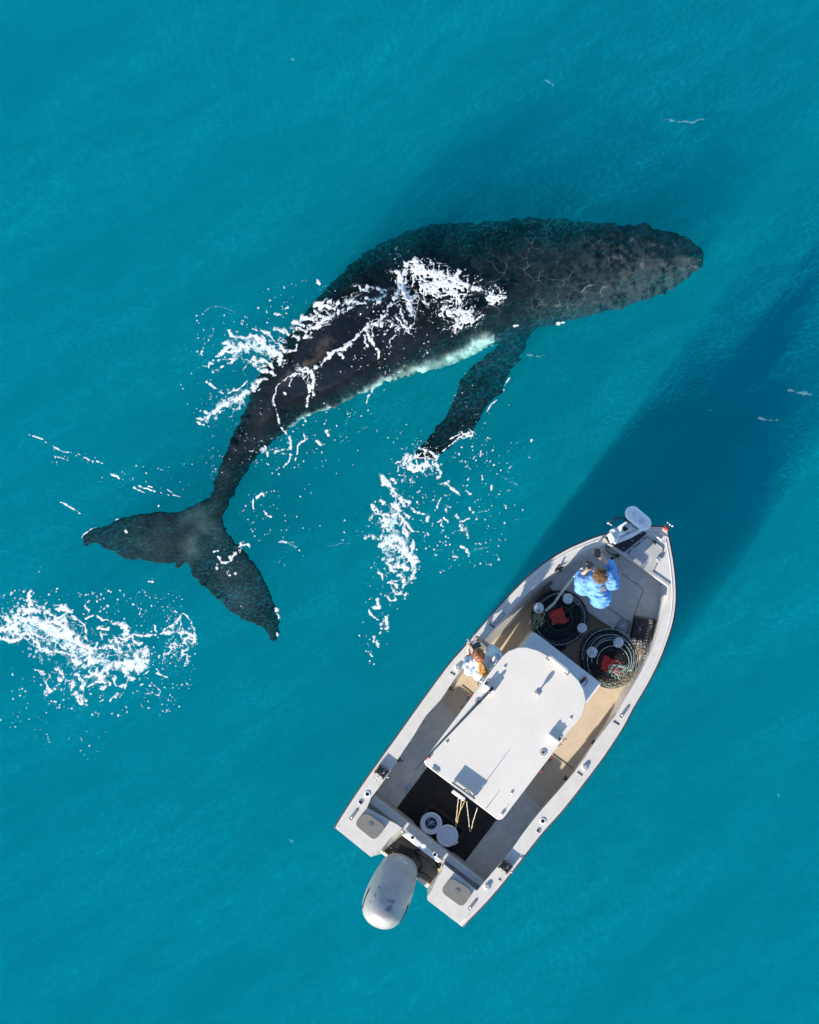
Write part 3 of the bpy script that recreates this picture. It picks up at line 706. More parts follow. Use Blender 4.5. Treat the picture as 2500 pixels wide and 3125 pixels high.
# rod racks clamped on the gunwale (square toothed boxes)
for f_, x, y in ((R3, 438, 278), (R3, 1438, 1045)):
    c = f_(x, y, G); X = ax; Y = fw; mb = MB()
    for s_ in (-1, 1):
        mb.box(c + X * (.065 * s_) + Vector((0, 0, .065)), (.018, .14, .05), ax=(X, Y, Vector((0, 0, 1))))
        for k in range(6): mb.box(c + X * (.082 * s_) + Y * (-.06 + .024 * k) + Vector((0, 0, .065)), (.016, .012, .055), ax=(X, Y, Vector((0, 0, 1))))
    mb.box(c + Vector((0, 0, .045)), (.11, .11, .04), ax=(X, Y, Vector((0, 0, 1)))); mb.box(c + Vector((0, 0, .04)), (.05, .05, .10), ax=(X, Y, Vector((0, 0, 1))))
    mb.box(c + Y * .07 + Vector((0, 0, .06)), (.13, .012, .05), ax=(X, Y, Vector((0, 0, 1))))
    rk = part(mb, "rod_rack", 'black', bevel=.003)
    mb = MB(); mb.tube([c - Y * .02 + Vector((0, 0, .08)), c - Y * .13 + Vector((0, 0, .08))], .006, 8); mb.box(c - Y * .135 + Vector((0, 0, .08)), (.04, .014, .014), ax=(X, Y, Vector((0, 0, 1)))); mb.box(c + X * .02 + Y * .02 + Vector((0, 0, .065)), (.045, .05, .02), ax=(X, Y, Vector((0, 0, 1))))
    mb.tube([c + X * .09 + Vector((0, 0, .11)), c + X * .13 + Y * .0 + Vector((0, 0, .12))], .012, 8); part(mb, "clamp_screw", 'alu', rk, smooth=True)
# side brackets below the cap
mb = MB()
for f_, x, y in ((R2, 212, 722), (R3, 580, 183), (R2, 1470, 1195), (R2, 1030, 1785), (R2, 1222, 1510)):
    c = f_(x, y, .86); mb.box(c, (.07, .045, .03), fa); mb.tube([c, c + Vector((.05, -.03, -.02))], .014, 8)
part(mb, "side_bracket", 'rubber', bevel=.004)

# --- raised bow deck
dk = [R1(300, 775, DK), R1(340, 732, DK), R1(385, 770, DK), R1(560, 645, DK), R1(700, 565, DK), R1(845, 490, DK), R1(872, 465, DK), R1(1402, 842, DK), R1(1345, 905, DK), R1(1338, 1090, DK), R1(1310, 1240, DK), R1(1215, 1410, DK), R1(1100, 1330, DK), R1(930, 1212, DK), R1(730, 1075, DK), R1(400, 870, DK)]
mb = MB(); mb.prism([Vector((p.x, p.y, 0)) for p in dk], FL + .004, DK); bowdeck = part(mb, "bow_deck", 'deck', bevel=.012)
mb = MB()
for pts in ([(1000, 718), (1190, 862), (1110, 1085)], [(800, 968), (1070, 1148)]):
    mb.tube([R1(x, y, DK + .001) for x, y in pts], .0045, 5)
part(mb, "hatch_gap", 'black', bowdeck)
mb = MB()
for x, y in ((1140, 824), (975, 690)): mb.box(R1(x, y, DK + .006), (.045, .06, .012), .5)
part(mb, "deck_latch", 'steel', bowdeck, bevel=.003)
mb = MB(); mb.prism([R1(296, 792, DK + .012), R1(350, 740, DK + .012), R1(396, 800, DK + .012), R1(345, 870, DK + .012)], FL, DK + .012); part(mb, "step_box", 'darkdeck', bevel=.01)
# --- bulkhead and bow deck cap
mb = MB(); a = R1(868, 462, G); b = R1(1408, 842, G); a.z = b.z = 0; d = (b - a).normalized(); nn = Vector((-d.y, d.x, 0))
if nn.dot(stem - a) < 0: nn = -nn
mb.prism([a, b, b + nn * .07, a + nn * .07], DK, G + .018); part(mb, "bulkhead", 'foredeck', bevel=.02, seg=3)
fd = [R1(900, 440, 0), R1(1400, 800, 0)]
hp = [R1(1222, 392, G), R1(1365, 488, G), R1(1362, 525, G), R1(1275, 712, G), R1(1046, 546, G)]
hp2 = rounded(hp, .04); mb = MB(); mb.prism(hp2, G + .001, G + .012); g = part(mb, "hatch_gasket", 'black')
cc = sum(hp, Vector()) / 5; mb = MB(); mb.prism(rounded([cc + (p - cc) * .955 for p in hp], .04), G + .004, G + .022); fh = part(mb, "bow_hatch", 'foredeck', bevel=.006)
g.parent = fh; 
for (x, y) in ((1178, 432), (1092, 502)):
    mb = MB(); mb.box(R1(x, y, G + .022), (.055, .05, .01), fa - 1.0); mb.tube([R1(x - 12, y + 10, G + .028), R1(x + 12, y - 10, G + .028)], .006, 6); part(mb, "hinge", 'steel', fh)
c = R1(1322, 590, G + .03); mb = MB(); mb.box(c, (.06, .03, .025), .2); mb.box(c + Vector((.005, -.02, .01)), (.03, .06, .02), .2)
for k in range(4): mb.ball(c + Vector((.03 * math.cos(k * 1.6), .028 * math.sin(k * 1.6), .012)), .011, 8, 6)
part(mb, "hatch_clasp", 'steel', fh, smooth=True)
mb = MB(); mb.ball(R1(1290, 447, G + .03), (.024, .034, .02), 12, 8); part(mb, "pull_knob", 'black', fh, smooth=True)
cleat(R1(1320, 405, G + .01), math.atan2(-(445 - 372), 1372 - 1270), 1.9)
# nav light and roller at the stem
mb = MB(); c = R1(1388, 322, G); mb.lathe(c, [(.03, 0), (.034, .02), (.03, .05), (.012, .062), (0, .062)], 16); nl = part(mb, "bow_light", 'red', smooth=True)
mb = MB(); q = [R1(1372, 300, G + .04), R1(1402, 272, G + .04), R1(1442, 306, G + .04), R1(1404, 345, G + .04)]
mb.tube(q, .007, 6, closed=True); mb.tube([q[1], q[2]], .013, 8); mb.ball(q[1], .016, 8, 6); mb.ball(R1(1448, 302, G + .04), .018, 8, 6); mb.tube([q[0], q[0] - Vector((0, 0, .05))], .008, 6); mb.tube([q[3], q[3] - Vector((0, 0, .05))], .008, 6)
part(mb, "anchor_roller", 'steel', smooth=True)
cleat(R1(452, 662, G - .01), math.atan2(660 - 690, 480 - 430) + 1.9, .7)
mb = MB(); mb.ball(R1(450, 690, G + .02), (.05, .03, .03), 12, 8); mb.ball(R1(430, 695, G + .01), (.03, .04, .025), 12, 8); mb.tube([R1(455, 690, G), R1(452, 640, G + .06)], .010, 8); mb.tube([R1(430, 668, G + .01), R1(488, 665, G + .03)], .014, 8)
part(mb, "rod_mount", 'black', smooth=True)
# --- trolling motor on its black plate
mb = MB(); mb.prism([R1(846, 400, G + .035), R1(888, 452, G + .035), R1(1020, 532, G + .035), R1(1222, 368, G + .035), R1(1180, 345, G + .035)], G + .018, G + .035)
tpl = part(mb, "motor_plate", 'rubber', bevel=.005)
mb = MB()
for x, y in ((1172, 368), (1092, 432), (1018, 494)): mb.lathe(R1(x, y, G + .035), [(.009, 0), (.009, .006), (0, .006)], 10)
part(mb, "plate_bolt", 'steel', tpl)
zt = G + .07
mb = MB(); mb.prism(rounded([R1(935, 468, zt + .035), R1(900, 350, zt + .035), R1(1078, 238, zt + .035), R1(1130, 262, zt + .035), R1(1190, 322, zt + .035), R1(1215, 330, zt + .035), R1(1085, 408, zt + .035)], .03), zt - .03, zt + .035); tm = part(mb, "trolling_motor", 'plast', bevel=.015, seg=3, label="white bow mounted electric motor with a coiled black cord")
mb = MB(); mb.prism(rounded([R1(872, 375, zt + .09), R1(905, 355, zt + .09), R1(952, 440, zt + .09), R1(905, 458, zt + .09)], .02), zt, zt + .09); part(mb, "mount_foot", 'plast', tm, bevel=.015, seg=3)
mb = MB(); mb.prism(rounded([R1(890, 345, zt + .08), R1(925, 325, zt + .08), R1(948, 345, zt + .08), R1(905, 372, zt + .08)], .01), zt, zt + .08); part(mb, "foot_latch", 'plast', tm, bevel=.01)
mb = MB()
for dx in (0, 34): mb.tube([R1(965 + dx * .6, 395 + dx, zt + .05), R1(1150 + dx * .9, 290 + dx, zt + .05)], .018, 8)
mb.tube([R1(1060, 395, zt + .02), R1(1210, 320, zt + .02)], .014, 8); part(mb, "mount_rail", 'plast', tm, smooth=True)
mb = MB(); mb.prism([R1(1000, 320, zt + .062), R1(1030, 302, zt + .062), R1(1072, 345, zt + .062), R1(1040, 372, zt + .062)], zt + .03, zt + .062); part(mb, "motor_socket", 'blue' if 0 else 'black', tm, bevel=.004)
hA, hB = R1(1095, 195, 1.18), R1(1188, 275, 1.18); dd_ = (hB - hA); X = dd_.normalized(); Y = Vector((-X.y, X.x, 0)); mb = MB()
ctr = (hA + hB) / 2; L = dd_.length; prof = []
rings = []
for z_, s_ in ((0, .80), (.02, .96), (.05, 1.0), (.075, .94), (.092, .75), (.097, .4)):
    ring = []
    for k in range(32):
        a = 2 * math.pi * k / 32; cx = math.cos(a); ex = L / 2 if cx > 0 else -L / 2
        ring.append(ctr + X * ((ex * 1.0 + .112 * cx) * (1 if s_ > .9 else s_ * .5 + .5) - 0) * 1.0 + Y * (.108 * math.sin(a) * s_) + Vector((0, 0, z_)))
    rings.append(ring)
mb.loft(rings); hd = part(mb, "motor_head", 'plast', tm, smooth=True)
hd_o = hd
mb = MB(); c = R1(1176, 257, 1.18 + .099)
mb.tube([c + Vector((.034 * math.cos(a * .4), .034 * math.sin(a * .4), 0)) for a in range(16)], .002, 5, closed=True)
mb.tube([c + Vector((-.02, .008, 0)), c + Vector((0, -.008, 0)), c + Vector((.02, .01, 0))], .002, 5); mb.tube([c + Vector((-.012, -.012, 0)), c + Vector((.014, -.012, 0))], .002, 5)
c = R1(1108, 195, 1.18 + .099); mb.tube([c + Vector((.016 * math.cos(a * .7), .016 * math.sin(a * .7), 0)) for a in range(9)], .0018, 5, closed=True)
part(mb, "head_emblem", 'greyp', tm)
mb = MB(); mb.tube([R1(1150, 300, zt), R1(1150, 262, 1.18)], .02, 10); part(mb, "motor_shaft", 'steel', tm, smooth=True)
mb = MB(); ctrl = smooth_path([R1(905, 270, 1.1), R1(930, 240, 1.12), R1(985, 228, 1.14), R1(1040, 245, 1.16), R1(1070, 275, 1.17), R1(1110, 300, 1.15), R1(1150, 318, 1.1)], 30); m_ = len(ctrl)
cp = []
for i, p in enumerate(ctrl):
    t = (ctrl[min(i + 1, m_ - 1)] - ctrl[max(i - 1, 0)]).normalized(); u = t.cross(Vector((0, 0, 1))).normalized(); v = t.cross(u); a = i / m_ * 2 * math.pi * 15
    cp.append(p + u * (.022 * math.cos(a)) + v * (.022 * math.sin(a)))
mb.tube(cp, .0055, 6); part(mb, "coiled_cord", 'black', tm, smooth=True)
mb = MB(); c = R1(885, 275, 1.1); mb.ball(c, (.03, .022, .03), 10, 8); mb.tube([c, R1(915, 300, 1.05), R1(940, 325, G + .08)], .008, 6); mb.tube([c, R1(905, 258, 1.1)], .012, 6); part(mb, "cord_plug", M['alu'], tm, smooth=True)
mb = MB(); mb.tube(smooth_path([R1(885, 455, G + .02), R1(860, 490, .8), R1(880, 530, .65), R1(930, 555, DK + .05), R1(965, 560, DK + .03), R1(940, 578, DK + .02), R1(912, 590, DK + .02)], 6), .008, 6); mb.tube([R1(915 + 9 * math.cos(a), 588 + 9 * math.sin(a), DK + .02) for a in range(7)], .006, 6, closed=True); mb.ball(R1(965, 565, DK + .03), .026, 10, 6); part(mb, "power_cable", 'black', tm, smooth=True)

# --- cabin
roofpts = [(-17, 1356), (-12, 1375), (0, 1398), (620, 1868), (645, 1876), (672, 1868), (700, 1838), (740, 1782), (970, 1480), (1130, 1270), (1270, 1080), (1330, 1015), (1375, 950), (1400, 880), (1405, 815), (1385, 730), (1340, 650), (1265, 575), (1180, 510), (1075, 437), (985, 388), (885, 360), (800, 364), (725, 393), (672, 440), (600, 530), (520, 640), (300, 933), (120, 1170)]
mb = MB(); mb.prism([R2(x, y, RF) for x, y in roofpts], RF - .045, RF); roof = part(mb, "cabin_roof", 'roof', bevel=.018, seg=3)
cr = R2(700, 1100, 0)
def inset_poly(pts, s_, z=0): 
    c = sum((R2(x, y, RF) for x, y in pts), Vector()) / len(pts); return [Vector((c.x + (R2(x, y, RF).x - c.x) * s_, c.y + (R2(x, y, RF).y - c.y) * s_, z)) for x, y in pts]
body = [(90, 1340), (640, 1750), (1150, 1050), (1270, 860), (1240, 720), (1040, 520), (900, 440), (790, 455), (700, 540)]
ip2 = inset_poly(body, .96)
mb = MB(); mb.prism(inset_poly([(820, 1480), *body[2:], (400, 960)], .86), FL, 1.15); 
part(mb, "cabin_wall", 'white', bevel=.02)
mb = MB()
for x, y in ((110, 1335), (640, 1740), (1130, 1080), (1240, 800), (1010, 520), (800, 470), (560, 700)):
    p = inset_poly([(x, y)] + body, .92)[0]; p = R2(x, y, RF); c = R2(660, 1000, RF); p = c + (p - c) * .93
    mb.tube([Vector((p.x, p.y, FL)), Vector((p.x, p.y, RF - .04))], .022, 8)
part(mb, "cabin_post", 'alu', smooth=True)
gp = inset_poly([(1180, 1050), (1290, 830), (1250, 700), (1040, 500), (880, 420), (760, 440), (640, 560)], .90)
mb = MB(); mb.strip([Vector((p.x, p.y, 1.16)) for p in gp], [Vector((p.x, p.y, RF - .05)) for p in gp]); part(mb, "windshield", 'glass')
# flat white trunk cover ahead of the windshield
mb = MB(); mb.prism(rounded([R2(945, 222, 1.02), R2(1541, 680, 1.02), R2(1400, 862, 1.02), R2(800, 420, 1.02)], .04), FL, 1.02); tk = part(mb, "trunk_cover", 'plast', bevel=.012)
mb = MB()
for x, y in ((955, 232), (1526, 682)): mb.lathe(R2(x, y, 1.02), [(.008, 0), (.008, .004), (0, .004)], 10)
part(mb, "cover_screw", 'black', tk)
mb = MB(); mb.tube([R2(1352, 676, 1.04), R2(1392, 638, 1.05)], .022, 10); mb.tube(smooth_path([R2(1385, 700, 1.03), R2(1418, 668, 1.03), R2(1412, 638, 1.03), R2(1395, 640, 1.03)], 5), .004, 5); wp = part(mb, "spotlight_grip", 'black', tk, smooth=True)
mb = MB(); mb.ball(R2(1400, 632, 1.05), .024, 10, 8); part(mb, "grip_button", 'red', wp, smooth=True)
_rt = M['roof'].node_tree; _bs = _rt.nodes["Principled BSDF"]; _lk = _bs.inputs["Base Color"].links[0]; _src = _lk.from_socket
_tc = _rt.nodes.new("ShaderNodeTexCoord"); _nn = _rt.nodes.new("ShaderNodeTexNoise"); _nn.inputs["Scale"].default_value = 14; _nn.inputs["Detail"].default_value = 8; _nn.inputs["Roughness"].default_value = .8
_rt.links.new(_tc.outputs["Object"], _nn.inputs["Vector"]); _mr = _rt.nodes.new("ShaderNodeMapRange"); _mr.inputs["From Min"].default_value = .60; _mr.inputs["From Max"].default_value = .78; _mr.inputs["To Max"].default_value = .55; _rt.links.new(_nn.outputs["Fac"], _mr.inputs["Value"])
_mx = _rt.nodes.new("ShaderNodeMix"); _mx.data_type = 'RGBA'; _rt.links.new(_mr.outputs[0], _mx.inputs["Factor"]); _rt.links.new(_src, _mx.inputs["A"]); _mx.inputs["B"].default_value = (.50, .47, .43, 1); _rt.links.new(_mx.outputs["Result"], _bs.inputs["Base Color"])
# roof: forward light bar / grab rail
mb = MB(); a, b = R2(1085, 440, RF + .05), R2(1248, 575, RF + .05); mb.tube([a, b], .026, 10); lb = part(mb, "light_bar", 'white', roof, smooth=True)
d = (b - a).normalized(); nn = Vector((-d.y, d.x, 0)); mb = MB()
for q in (R2(1075, 455, RF), R2(1240, 582, RF)):
    for s_ in (-1, 1): mb.box(q + d * .018 * s_ + Vector((0, 0, .025)), (.016, .075, .05), ax=(d, nn, Vector((0, 0, 1))))
part(mb, "bar_bracket", 'alu', lb, bevel=.003)
mb = MB(); mb.tube([a + nn * .022 + Vector((0, 0, .02)) + d * .02, b + nn * .022 + Vector((0, 0, .02)) - d * .02], .008, 6); part(mb, "bar_grill", 'greyp', lb)
# mushroom antenna on its mast
c = R2(978, 762, RF); mb = MB(); mb.lathe(c, [(.035, 0), (.035, .012), (.013, .02), (.012, .07), (.028, .10), (.033, .13), (.026, .155), (.012, .165), (0, .165)], 16); part(mb, "antenna_mast", 'greyp', roof, smooth=True)
mb = MB(); mb.lathe(c + Vector((0, 0, .0)), [(.046, 0), (.046, .02), (.03, .024), (0, .024)], 6); part(mb, "mast_foot", 'greyp', roof)
# box antenna mounts (radio bracket port, horns starboard)
for x, y, s_ in ((562, 722, 1), (1112, 1150, 0)):
    c = R2(x, y, RF); mb = MB()
    for k in range(4): mb.box(c + ax * (-.055 + .036 * k) + Vector((0, 0, .065 - .006 * (k % 2))), (.033, .03, .09), ax=(ax, fw, Vector((0, 0, 1))))
    mb.box(c + Vector((0, 0, .03)), (.15, .035, .06), ax=(ax, fw, Vector((0, 0, 1)))); mb.box(c - fw * .035 + Vector((0, 0, .03)), (.10, .06, .06), ax=(ax, fw, Vector((0, 0, 1))))
    part(mb, "rod_rest" , 'plast', roof, bevel=.006)
mb = MB(); mb.tube([R2(570, 735, RF + .10), R2(520, 790, RF + .09), R2(0, 1338, RF + .03), R3(560, 415, RF - .10)], [.017, .013, .008, .004], 8); mb.tube([R2(590, 712, RF + .11), R2(545, 762, RF + .10)], .023, 10); ra = part(mb, "whip_antenna", 'black', roof, smooth=True, label="long dark whip antenna folded back along the port side of the roof")
mb = MB(); mb.ball(R2(30, 1328, RF + .02), .018, 8, 6); mb.ball(R2(2, 1342, RF + .03), .014, 8, 6); part(mb, "antenna_clip", 'red', ra, smooth=True)
for x, y, r in ((455, 838, .046), (1028, 1285, .050)):
    mb = MB(); c = R2(x, y, RF); mb.lathe(c, [(r, 0), (r, .01), (r * .9, .015), (r * .5, .012), (r * .42, .022), (r * .2, .022), (0, .02)], 24); o = part(mb, "roof_vent", M['greyp'], roof)
    mb = MB(); mb.lathe(c, [(0, .0225), (r * .3, .0225), (r * .3, .026), (0, .026)], 16); part(mb, "vent_hub", 'black', o)
for x, y in ((692, 530), (1270, 982), (183, 1192), (753, 1635)):
    mb = MB(); mb.lathe(R2(x, y, RF), [(.020, 0), (.020, .01), (.012, .02), (0, .022)], 14); part(mb, "roof_stud", 'steel', roof, smooth=True)
for x, y in ((537, 665), (1180, 1157)):
    c = R2(x, y, RF); X = (R2(x + 25, y - 38, RF) - c).normalized(); Y = Vector((-X.y, X.x, 0)); mb = MB()
    mb.tube([c + X * (.045 * math.cos(a / 16 * 6.283)) + Y * (.016 * math.sin(a / 16 * 6.283)) + Vector((0, 0, .006)) for a in range(16)], .004, 5, closed=True); mb.box(c - X * .02 + Vector((0, 0, .006)), (.03, .016, .01), ax=(X, Y, Vector((0, 0, 1)))); part(mb, "roof_cleat", 'black', roof)
for x, y in ((470, 682), (1222, 1175), (1182, 1222)):
    c = R2(x, y, RF - .06); mb = MB(); mb.tube([c + Vector((.022 * math.cos(a * .5), .022 * math.sin(a * .5), 0)) for a in range(9)], .006, 6); part(mb, "rope_hook", 'black', roof, smooth=True)
for x0, y0, x1, y1, mm in ((385, 788, 302, 895, 'red'), (1105, 1335, 1018, 1445, 'red')):
    mb = MB(); mb.tube([R2(x0, y0, RF - .1), R2(x1, y1, RF - .3)], .016, 8); rg = part(mb, "rod_tube", 'rubber', roof, smooth=True)
    mb = MB()
    for k in range(3): mb.tube([R2(x1 + 12 * math.cos(k * 2.1), y1 + 12 * math.sin(k * 2.1), RF - .3), R2(x1 - 12 * math.cos(k * 2.1), y1 - 12 * math.sin(k * 2.1), RF - .31)], .006, 6)
    mb.ball(R2(x0 + 3, y0 - 6, RF - .08), .016, 8, 6); part(mb, "tube_tip", mm, rg, smooth=True)
# aft flood light bar standing at the roof edge, with wires
a, b = R2(222, 1552, RF), R2(422, 1695, RF); d = (b - a).normalized(); nn = Vector((-d.y, d.x, 0)); nn = nn if nn.dot(fw) > 0 else -nn; c = (a + b) / 2; L = (b - a).length
mb = MB(); mb.box(c + nn * .01 + Vector((0, 0, .075)), (L, .05, .09), ax=(d, nn, Vector((0, 0, 1))))
for s_ in (-.42, .42): mb.box(c + d * L * s_ + nn * .01 + Vector((0, 0, .02)), (.03, .03, .04), ax=(d, nn, Vector((0, 0, 1))))
fb = part(mb, "flood_light", 'white', roof, bevel=.008)
mb = MB(); mb.tube([a + nn * .02 + Vector((0, 0, .124)), b + nn * .02 + Vector((0, 0, .124))], .007, 6); mb.tube([a - nn * .025 + Vector((0, 0, .120)), b - nn * .025 + Vector((0, 0, .120))], .006, 6); part(mb, "lamp_edge", 'black', fb)
mb = MB(); mb.tube(smooth_path([R2(330, 1618, RF + .06), R2(345, 1605, RF + .05), R2(375, 1625, RF + .03), R2(400, 1655, RF + .02), R2(425, 1672, RF + .04)], 6), .007, 6); part(mb, "lamp_wire", 'rubber', fb, smooth=True)
mb = MB(); mb.box(R2(285, 1660, RF - .05), (.30 * .7, .05, .05), ax=(d, nn, Vector((0, 0, 1)))); part(mb, "work_lamp", 'white', roof, bevel=.01)
# thin whip aerials whose bases sit on the aft edge
for x0, y0, z0, x1, y1, z1 in ((488, 1590, RF, 515, 1568, RF + .26), (520, 1785, RF, 545, 1762, RF + .12), (668, 1822, RF, 670, 1818, RF + .07)):
    mb = MB(); mb.tube([R2(x0, y0, z0), R2(x1, y1, z1)], [.006, .003], 6)
    if z1 < RF + .1: mb.ball(R2(x0, y0, RF + .02), (.022, .022, .02), 10, 6)
    part(mb, "aerial", 'greyp', roof, smooth=True)
mb = MB()
for k in range(7): mb.tube([R2(55 + 7 * k, 1412 + 5 * k, RF + .02), R2(62 + 7 * k, 1440 + 5 * k - (k % 2) * 12, RF + .02)], .009, 6)
part(mb, "line_spool", 'greyp', roof, smooth=True)
# console and seat inside, under the roof
mb = MB(); c = R2(620, 1150, 0); mb.box((c.x, c.y, FL + .45), (.55, .35, .9), fa); part(mb, "helm_console", 'white', bevel=.03)
for s_ in (-.38, .38):
    q = Vector((c.x, c.y, 0)) - fw * .55 + ax * s_; mb = MB(); mb.box((q.x, q.y, FL + .5), (.42, .42, .10), fa); mb.box(Vector((q.x, q.y, FL + .78)) - fw * .2, (.08, .42, .5), fa); mb.tube([Vector((q.x, q.y, FL)), Vector((q.x, q.y, FL + .46))], .05, 10); part(mb, "helm_seat", 'greyp', bevel=.03)

# --- outboard
mb = MB(); hx = R3(625, 985, 1.2); tx = R3(392, 1548, 1.2); hx.z = 0; tx.z = 0; X = (hx - tx).to_3d(); L = X.length; X.normalize(); Y = Vector((-X.y, X.x, 0)); c = (hx + tx) / 2
rings = []
prof = [(0, .001), (.006, .30), (.03, .52), (.09, .76), (.20, .93), (.34, 1.0), (.50, .99), (.66, .93), (.80, .84), (.90, .72), (.96, .52), (.99, .28), (1.0, .001)]
W = .325; NR = 40
pp = smooth_path([Vector((a, b, 0)) for a, b in prof], 4)
for q in pp:
    s_ = min(max(q.x, 0), 1); wd = max(q.y, .001) * W; ring = []
    top = 1.50 - .62 * max(0, s_ - .20) ** 1.15 - .8 * max(0, .20 - s_) ** 1.6
    for k in range(NR):
        a = 2 * math.pi * k / NR; ca, sa = math.cos(a), math.sin(a)
        y = math.copysign(abs(ca) ** .8, ca) * wd; hz = (top - .85) * (wd / W) ** .55
        z = .85 + (math.copysign(abs(sa) ** .75, sa) * (hz if sa > 0 else .30 * (wd / W) ** .5))
        if sa > 0 and abs(ca) > .62 and abs(ca) < .80: z -= .02
        ring.append(tx + X * (L * s_) + Y * y + Vector((0, 0, z)))
    rings.append([Vector((p.x, p.y, p.z)) for p in ring])
mb.loft(rings); om = part(mb, "outboard_motor", 'cowl', smooth=True, label="big silver grey outboard engine cowl hanging behind the transom")
mb = MB(); c = R3(632, 1040, 0); cz = 1.41
def ctop(x, y):
    pass
mb = MB()
for s_ in (-1, 1):
    line = []
    for k in range(12):
        f = .16 + .30 * k / 11; line.append(tx + X * (L * f) + Y * (s_ * W * (.83 + .10 * math.sin(f * 3))) + Vector((0, 0, 1.16)))
    mb.tube(line, [.004 + .010 * math.sin(math.pi * k / 11) for k in range(12)], 6)
part(mb, "cowl_slot", 'black', om, smooth=True)
omb = BVHTree.FromObject(om, bpy.context.evaluated_depsgraph_get()) if False else None
mb = MB()
me_ = om.data; vv = [Vector(v.co) + root_loc(om.parent) for v in me_.vertices]; obv = BVHTree.FromPolygons(vv, [tuple(p.vertices) for p in me_.polygons])
def on_cowl(x, y, dz=.003):
    p = R3(x, y, 1.3); h = obv.ray_cast(Vector((p.x, p.y, 3)), Vector((0, 0, -1))); return (h[0] + Vector((0, 0, dz))) if h[0] is not None else Vector((p.x, p.y, 1.1))
mb.tube([on_cowl(632 + 17 * math.cos(a * .524) + 6 * math.sin(a * .524), 1040 + 9 * math.sin(a * .524) + 7 * math.cos(a * .524)) for a in range(12)], .005, 5, closed=True)
mb.tube([on_cowl(622, 1036), on_cowl(632, 1044), on_cowl(642, 1044)], .004, 5); mb.tube([on_cowl(626, 1046), on_cowl(636, 1034)], .004, 5)
part(mb, "cowl_badge", 'plast', om)
mb = MB()   # torn decal patches on the cowl top
for pts in ([(365, 1265), (385, 1262), (392, 1298), (375, 1285)], [(468, 1305), (548, 1308), (535, 1345), (500, 1330)], [(462, 1385), (505, 1350), (530, 1352), (512, 1400), (480, 1398)], [(335, 1318), (352, 1330), (345, 1345)], [(400, 1215), (428, 1205), (415, 1230)]):
    cx = sum(p[0] for p in pts) / len(pts); cy = sum(p[1] for p in pts) / len(pts); c_ = on_cowl(cx, cy)
    mb.add([on_cowl(x, y, .004) for x, y in pts] + [c_], [(i, (i + 1) % len(pts), len(pts)) for i in range(len(pts))])
part(mb, "cowl_decal", mat("decal_grey", (.20, .22, .27), .5), om)
mb = MB(); mid = (hx + tx) / 2; mb.box(Vector((mid.x, mid.y, .35)) + X * .12, (.30, .16, .75), math.atan2(X.y, X.x)); mb.box(Vector((hx.x, hx.y, .60)) + X * .0, (.20, .24, .12), math.atan2(X.y, X.x)); part(mb, "engine_leg", 'rubber', om, bevel=.02)
mb = MB(); mb.tube([Vector((mid.x, mid.y, -.45)) - X * .2, Vector((mid.x, mid.y, -.45)) + X * .25], [.05, .09], 12); mb.box(Vector((mid.x, mid.y, -.2)) + X * .05, (.22, .05, .5), math.atan2(X.y, X.x)); part(mb, "gear_case", 'greyp', om, smooth=True)
# ------------------------------------------------------------------ gear in the boat
mb = MB(); mpoly = [R3(800, 245, 0), R3(1362, 668, 0), R3(1115, 1003, 0), R3(555, 582, 0)]
mpoly = [R3(800, 245, FL), R3(1362, 668, FL), R3(1115, 1003, FL), R3(555, 582, FL)]
mfar = [p + fw * .45 for p in mpoly[:2]]
mb.prism([mfar[0], mfar[1], mpoly[2], mpoly[3]], FL + .002, FL + .014)
dd = (mpoly[1] - mpoly[0]); LM = dd.length; dd.normalize(); nM = fw
W_ = (mpoly[3] - mfar[0]).length
kk = int(W_ / .028)
for i in range(kk):
    a = mfar[0].lerp(mpoly[3], (i + .5) / kk); b = mfar[1].lerp(mpoly[2], (i + .5) / kk); mb.box((a + b) / 2 + Vector((0, 0, FL * 0 + .016)), ((b - a).length * .985, .013, .008), ax=(dd, nM, Vector((0, 0, 1))))
M['mat'] = mat("ribbed_black_rubber", (.030, .022, .016), .65, var=.4, vscale=7, bump=.2, col2=(.012, .010, .009))
tag(mb.build("floor_mat", M['mat'], None, loc=mpoly[0]), "ribbed black rubber mat on the cockpit floor under the buckets", "mat")
# black tray with two buckets
tc_ = [R3(830, 535, .3), R3(1118, 755, .3), R3(985, 945, .3), R3(690, 715, .3)]
ctr_ = sum(tc_, Vector()) / 4; ctr_.z = FL + .02
tray = empty("plastic_tray", ctr_, "black plastic tray holding the two white buckets at the stern", "tray")
o_ = rounded([Vector((p.x, p.y, 0)) for p in tc_], .07); i_ = rounded([Vector((ctr_.x + (p.x - ctr_.x) * .90, ctr_.y + (p.y - ctr_.y) * .87, 0)) for p in tc_], .06)
mb = MB(); mb.prism(o_, FL + .02, FL + .26, holes=[i_], bottom=True); part(mb, "tray_wall", 'rubber', tray, bevel=.006)
mb = MB(); mb.prism(i_, FL + .022, FL + .035); part(mb, "tray_base", 'black', tray)
mb = MB(); r_ = [Vector((p.x, p.y, FL + .262)) for p in o_]; mb.tube(r_, .013, 6, closed=True); part(mb, "tray_rim", 'rubber', tray, smooth=True)
